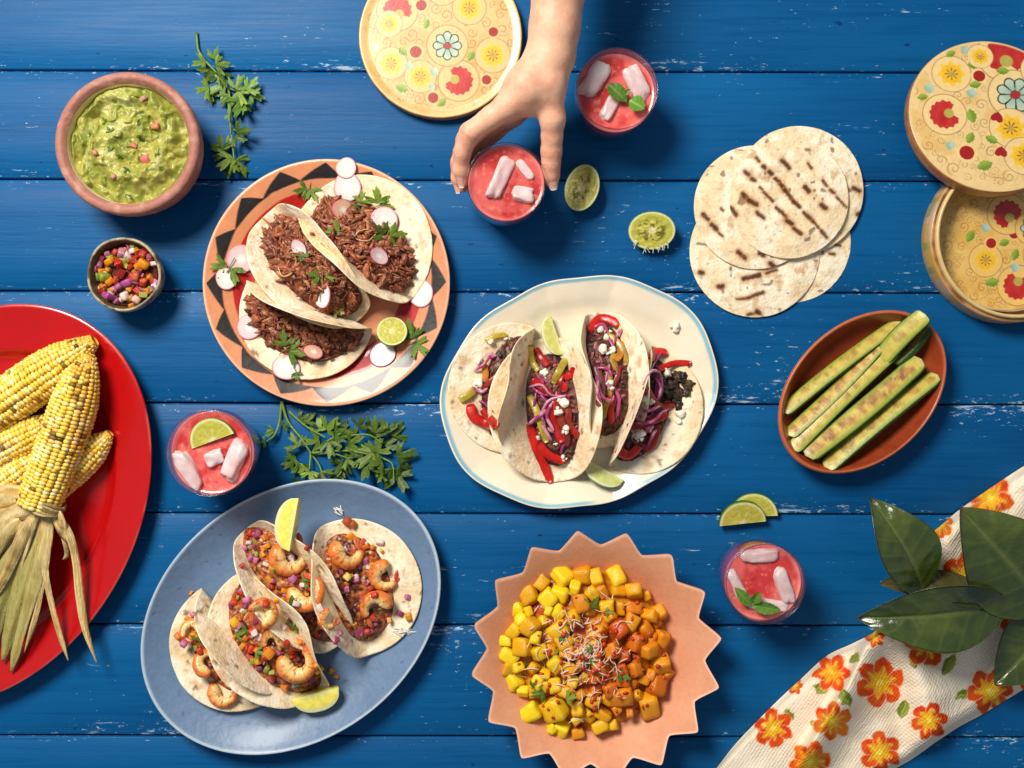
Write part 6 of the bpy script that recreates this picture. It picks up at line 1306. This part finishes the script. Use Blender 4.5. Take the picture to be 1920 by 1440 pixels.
# ------------------------------------------------------------------ napkin
def build_napkin():
    out = np.array([(1985, 838), (1920, 874), (1862, 912), (1800, 955), (1765, 985), (1745, 1003), (1735, 1040), (1728, 1085), (1690, 1140), (1640, 1184), (1600, 1206), (1550, 1230), (1500, 1275), (1460, 1312), (1415, 1357), (1375, 1400), (1335, 1452), (1330, 1480), (1420, 1490), (1560, 1478), (1680, 1440), (1760, 1388), (1800, 1362), (1850, 1335), (1920, 1292), (1990, 1250), (2010, 1000)], float)
    pts = np.concatenate([spline(np.concatenate([out, out[:1]]), 420)[:, :1], spline(np.concatenate([out, out[:1]]), 420)[:, 1:2]], 1)[:-1]
    # strip grid between the upper-left edge and the lower-right edge
    up = out[:17]; lo = out[17:][::-1]; lo = np.concatenate([[(1995, 1120)], lo[1:-1], [(1345, 1470)]])
    nu, nv = 360, 250; a = spline(up, nu); b = spline(lo[[0, 1, 2, 3, 4, 5, 6, 7, 8]] if len(lo) >= 9 else lo, nu); s_ = np.linspace(0, 1, nv)
    XY = a[:, None]*(1-s_)[None, :, None]+b[:, None]*s_[None, :, None]; X, Yp = XY[..., 0], XY[..., 1]
    edge = np.minimum(s_, 1-s_)[None]*np.ones((nu, 1)); P2 = np.stack([X, Yp], -1)/100.
    def ridge(pl, w, h, skew=1.0):
        d = np.full(X.shape, 1e9); sd = np.zeros(X.shape)
        for p, q in zip(pl[:-1], pl[1:]):
            p, q = np.array(p, float), np.array(q, float); e = q-p; t = np.clip(((X-p[0])*e[0]+(Yp-p[1])*e[1])/(e@e), 0, 1); dx, dy = X-p[0]-t*e[0], Yp-p[1]-t*e[1]; dd = np.hypot(dx, dy); sg = np.sign(e[0]*dy-e[1]*dx); m = dd < d; d = np.where(m, dd, d); sd = np.where(m, sg, sd)
        ww = np.where(sd > 0, w, w*skew); return h*np.exp(-(d/ww)**2)
    z = 3+9*sstep(0, .10, edge)+9*fbm(P2, 1.3, 3, 3)
    z = z+ridge([(1665, 1175), (1625, 1215), (1590, 1290), (1550, 1350), (1520, 1400)], 11, 32, 3.6)+ridge([(1680, 1190), (1720, 1270), (1750, 1360), (1770, 1420)], 44, 20, .8)+ridge([(1800, 960), (1770, 1020), (1745, 1090), (1700, 1160)], 28, 20, 1.3)+ridge([(1860, 1160), (1800, 1230), (1770, 1290)], 40, 9)+ridge([(1930, 900), (1860, 1000), (1800, 1100)], 42, 9)
    z = z-ridge([(1665, 1200), (1690, 1290), (1690, 1400)], 26, 8)-ridge([(1760, 1020), (1775, 1060), (1730, 1130)], 12, 6)-ridge([(1900, 930), (1850, 1080)], 20, 4)
    z = z*sstep(-.01, .05, edge)+.8
    V = np.stack([(X-960)*S*(1-z/1150.), (720-Yp)*S*(1-z/1150.), z/1000], -1)
    # print: flowers in the cloth's own plane
    c = mix(lin(248, 236, 214), lin(242, 222, 190), fbm(P2, 3, 3, 8)); wv = .5+.5*np.sin(X*.95+Yp*.35)*np.sin(Yp*.95-X*.35); 
    fl = [(1650, 1280, 47, .3, 0), (1738, 1206, 46, .9, 0), (1856, 1296, 44, .1, 0), (1812, 1082, 50, .5, 0), (1856, 934, 46, .8, 1), (1560, 1262, 36, 0, 0), (1560, 1352, 36, .4, 1), (1742, 1352, 36, .2, 0), (1450, 1366, 38, .7, 0), (1915, 1160, 40, .3, 0), (1490, 1285, 17, 0, 2), (1762, 985, 26, .5, 1), (1920, 1010, 40, .2, 0), (1650, 1410, 40, .6, 0), (1840, 1390, 30, .3, 0), (1930, 1260, 34, .3, 0), (1520, 1430, 40, .2, 1), (1640, 1195, 20, .2, 2), (1700, 1090, 24, 0, 0), (1970, 1090, 40, 0, 0), (1960, 940, 36, .4, 1)]
    lv = [(1603, 1235, 14, -50), (1585, 1308, 22, 60), (1693, 1330, 20, -70), (1540, 1290, 18, 10), (1712, 1240, 16, 80), (1780, 1245, 22, -60), (1808, 1302, 18, -25), (1765, 1108, 20, -15), (1905, 1138, 16, 10), (1880, 918, 12, 20), (1620, 1190, 12, 20), (1530, 1360, 14, 40), (1850, 960, 12, 80), (1480, 1340, 14, 60)]
    wx, wy = X+4*(fbm(P2, 9, 2, 1)-.5)*2, Yp+4*(fbm(P2, 9, 2, 2)-.5)*2
    for x, y, L, a_ in lv:
        ca, sa = math.cos(math.radians(a_)), math.sin(math.radians(a_)); u, v = ((wx-x)*ca+(wy-y)*sa)/L, (-(wx-x)*sa+(wy-y)*ca)/L; w = .50*(1-np.clip(u, -1, 1)**2); ins = sstep(.05, -.05, np.abs(v)-w)*(np.abs(u) < 1)
        c = mix(c, mix(lin(112, 132, 44), lin(160, 168, 72), sstep(.0, .25, v)), ins); c = mix(c, lin(196, 190, 96), .7*ins*sstep(.08, .02, np.abs(v)))
    for x, y, R, a_, kind in fl:
        dx, dy = (wx-x)/R, (wy-y)/R; d = np.hypot(dx, dy); th = np.arctan2(dy, dx)+a_; k = 5 if kind == 2 else 6; red = lin(232, 92, 30) if kind != 1 else lin(236, 136, 30)
        for j in range(6):
            aj = 2*PI*j/6-a_; px, py = .62*math.cos(aj), .62*math.sin(aj); du, dv = (dx-px)*math.cos(aj)+(dy-py)*math.sin(aj), -(dx-px)*math.sin(aj)+(dy-py)*math.cos(aj); q = np.hypot(du/1.12, dv)/.335
            c = mix(c, lin(248, 190, 140), .7*sstep(1.2, 1.08, q)); c = mix(c, mix(red, lin(220, 66, 26), sstep(.2, .8, fbm(P2, 7, 2, j))), sstep(1.04, .96, q))
        star = .50+.16*np.cos(th*6); c = mix(c, mix(lin(240, 190, 30), lin(236, 150, 26), sstep(.1, .6, d)), sstep(star+.06, star-.06, d)); c = mix(c, lin(250, 214, 120), .7*sstep(.93, .985, np.cos(th*6))*sstep(.75, .6, d)*sstep(.1, .2, d)); c = mix(c, lin(250, 222, 90), sstep(.16, .1, d))
    V2 = V-np.array([0, 0, .0007])
    bm_ = V.reshape(-1, 3); F = grid_faces(nu, nv); n0 = nu*nv; rim = np.concatenate([np.arange(nv), np.arange(1, nu)*nv+nv-1, (nu-1)*nv+np.arange(nv-2, -1, -1), np.arange(nu-2, 0, -1)*nv]); r2 = np.roll(rim, -1)
    m = mat('printed_cloth', 'attr', .85, .15)
    if not m.get('weave'):
        m['weave'] = 1; nt = m.node_tree; N = nt.nodes; L = nt.links; tc = N.new('ShaderNodeTexCoord'); vr = N.new('ShaderNodeTexVoronoi'); vr.feature = 'F1'; vr.inputs['Scale'].default_value = 330; vr.inputs['Randomness'].default_value = .25
        mp = N.new('ShaderNodeMapping'); mp.inputs['Rotation'].default_value = (0, 0, .6); L.new(tc.outputs['Object'], mp.inputs['Vector']); L.new(mp.outputs[0], vr.inputs['Vector']); bu = N.new('ShaderNodeBump'); bu.inputs['Strength'].default_value = .85; bu.inputs['Distance'].default_value = .0012; bu.invert = True
        L.new(vr.outputs['Distance'], bu.inputs['Height']); L.new(bu.outputs[0], N['Principled BSDF'].inputs['Normal'])
    o = solid('napkin', np.concatenate([bm_, V2.reshape(-1, 3)]), np.concatenate([F, F[:, ::-1]+n0, np.stack([r2, r2+n0, rim+n0, rim], 1)]), m, None, np.concatenate([c.reshape(-1, 3)]*2)); tag(o, 'rumpled white napkin printed with orange flowers under the magnolia branch', 'napkin')
build_napkin()

# ------------------------------------------------------------------ magnolia branch
def build_branch():
    t = thing('magnolia_branch', 'dark glossy magnolia branch lying across the flowered napkin', 'branch', W(1840, 1135, 30))
    m = mat('magnolia_leaf', 'attr', .26, .5, .15, 120, .25, 140, coat=.8, coatr=.16, bump2=.2, b2scale=45); tw = mat('bark', 'attr', .7, .3, .3, 300, .6, 400)
    v, f = tube(spline([W(2060, 1175, 34), W(1990, 1148, 40), W(1920, 1134, 44), W(1870, 1131, 48), W(1800, 1122, 52), W(1740, 1110, 54)], 40), np.linspace(.0042, .0020, 40)*(1+.12*np.sin(np.arange(40)*1.7)), 9); solid('twig', v, f, tw, t, mix(lin(66, 46, 38), lin(40, 28, 24), fbm(v, 200, 3, 1)))
    def leaf(base, tip, wpx, fold=.25, roll=0.0, bend=.1, seed=0, wave=.05, under=0.0, asym=0.0):
        A, B = W(*base), W(*tip); d = B-A; L = np.linalg.norm(d); x = d/L; y = np.cross([0, 0, 1.], x); y /= np.linalg.norm(y); z = np.cross(x, y); y, z = y*math.cos(roll)+z*math.sin(roll), -y*math.sin(roll)+z*math.cos(roll)
        nu, nv = 60, 33; u = np.linspace(0, 1, nu); v = np.linspace(-1, 1, nv); w = wpx*S*.5*(np.sin(PI*u**.92)**.78)*np.clip(1-.25*(u-.5), 0, 2); w[0] = w[-1] = .0002
        X = u[:, None]*L*np.ones(nv); Y = w[:, None]*v*(1+asym*v); Z_ = fold*w[:, None]*np.abs(v)**1.25-bend*L*(4*(u-.5)**2-1)[:, None]*.5+wave*wpx*S*np.sin(u*7+seed)[:, None]*v**2*np.sign(v)+.0016*np.cos(u[:, None]*44-np.abs(v)*7)*np.abs(v)*(1-np.abs(v))
        Z_ = Z_-.0012*np.exp(-(v/.06)**2)
        V = A+X[..., None]*x+Y[..., None]*y+Z_[..., None]*z; q = np.stack([X, Y, 0*X+seed], -1)
        c = mix(mix(lin(34, 52, 14), lin(64, 82, 26), fbm(q, 60, 3, seed)), lin(92, 104, 38), .4*sstep(.52, .72, fbm(q, 26, 3, seed+9))); c = mix(c, lin(104, 114, 56), .6*sstep(.09, .02, np.abs(v))[None]*np.ones((nu, 1))); c = mix(c, lin(84, 98, 42), .42*sstep(.85, 1, np.cos(u[:, None]*44-np.abs(v)*7))*np.ones((nu, nv))); c = mix(c, lin(88, 62, 40), .8*sstep(.93, 1, u)[:, None]*np.ones(nv))
        uc = mix(lin(96, 84, 48), lin(74, 70, 36), fbm(q, 50, 3, seed+4))
        nrm = np.cross(np.gradient(V, axis=0), np.gradient(V, axis=1)); nrm /= np.linalg.norm(nrm, axis=-1)[..., None]+1e-15; V2 = V-np.where(nrm[..., 2:] >= 0, nrm, -nrm)*.0006
        F = grid_faces(nu, nv); n0 = nu*nv; rim = np.concatenate([np.arange(nv), np.arange(1, nu)*nv+nv-1, (nu-1)*nv+np.arange(nv-2, -1, -1), np.arange(nu-2, 0, -1)*nv]); r2 = np.roll(rim, -1)
        if under: c = mix(c, uc, under)
        solid('leaf', np.concatenate([V.reshape(-1, 3), V2.reshape(-1, 3)]), np.concatenate([F, F[:, ::-1]+n0, np.stack([rim, rim+n0, r2+n0, r2], 1)]), m, t, np.concatenate([c.reshape(-1, 3), uc.reshape(-1, 3)]))
    leaf((1732, 1112, 54), (1630, 934, 62), 108, .30, .15, .30, 1)
    leaf((1965, 1140, 46), (1800, 953, 66), 176, .22, -.15, .2, 2)
    leaf((1870, 1130, 48), (1650, 1094, 56), 72, .35, .75, .10, 5, under=.75)
    leaf((1890, 1131, 50), (1606, 1158, 54), 116, .58, -.05, .24, 3, .10)
    leaf((1880, 1133, 40), (1745, 1196, 38), 62, .25, -.9, .05, 4)
    leaf((1990, 1150, 42), (1866, 1284, 36), 120, .2, .1, .05, 6)
    leaf((2010, 1160, 46), (2080, 1010, 60), 130, .2, .2, .1, 7)
build_branch()
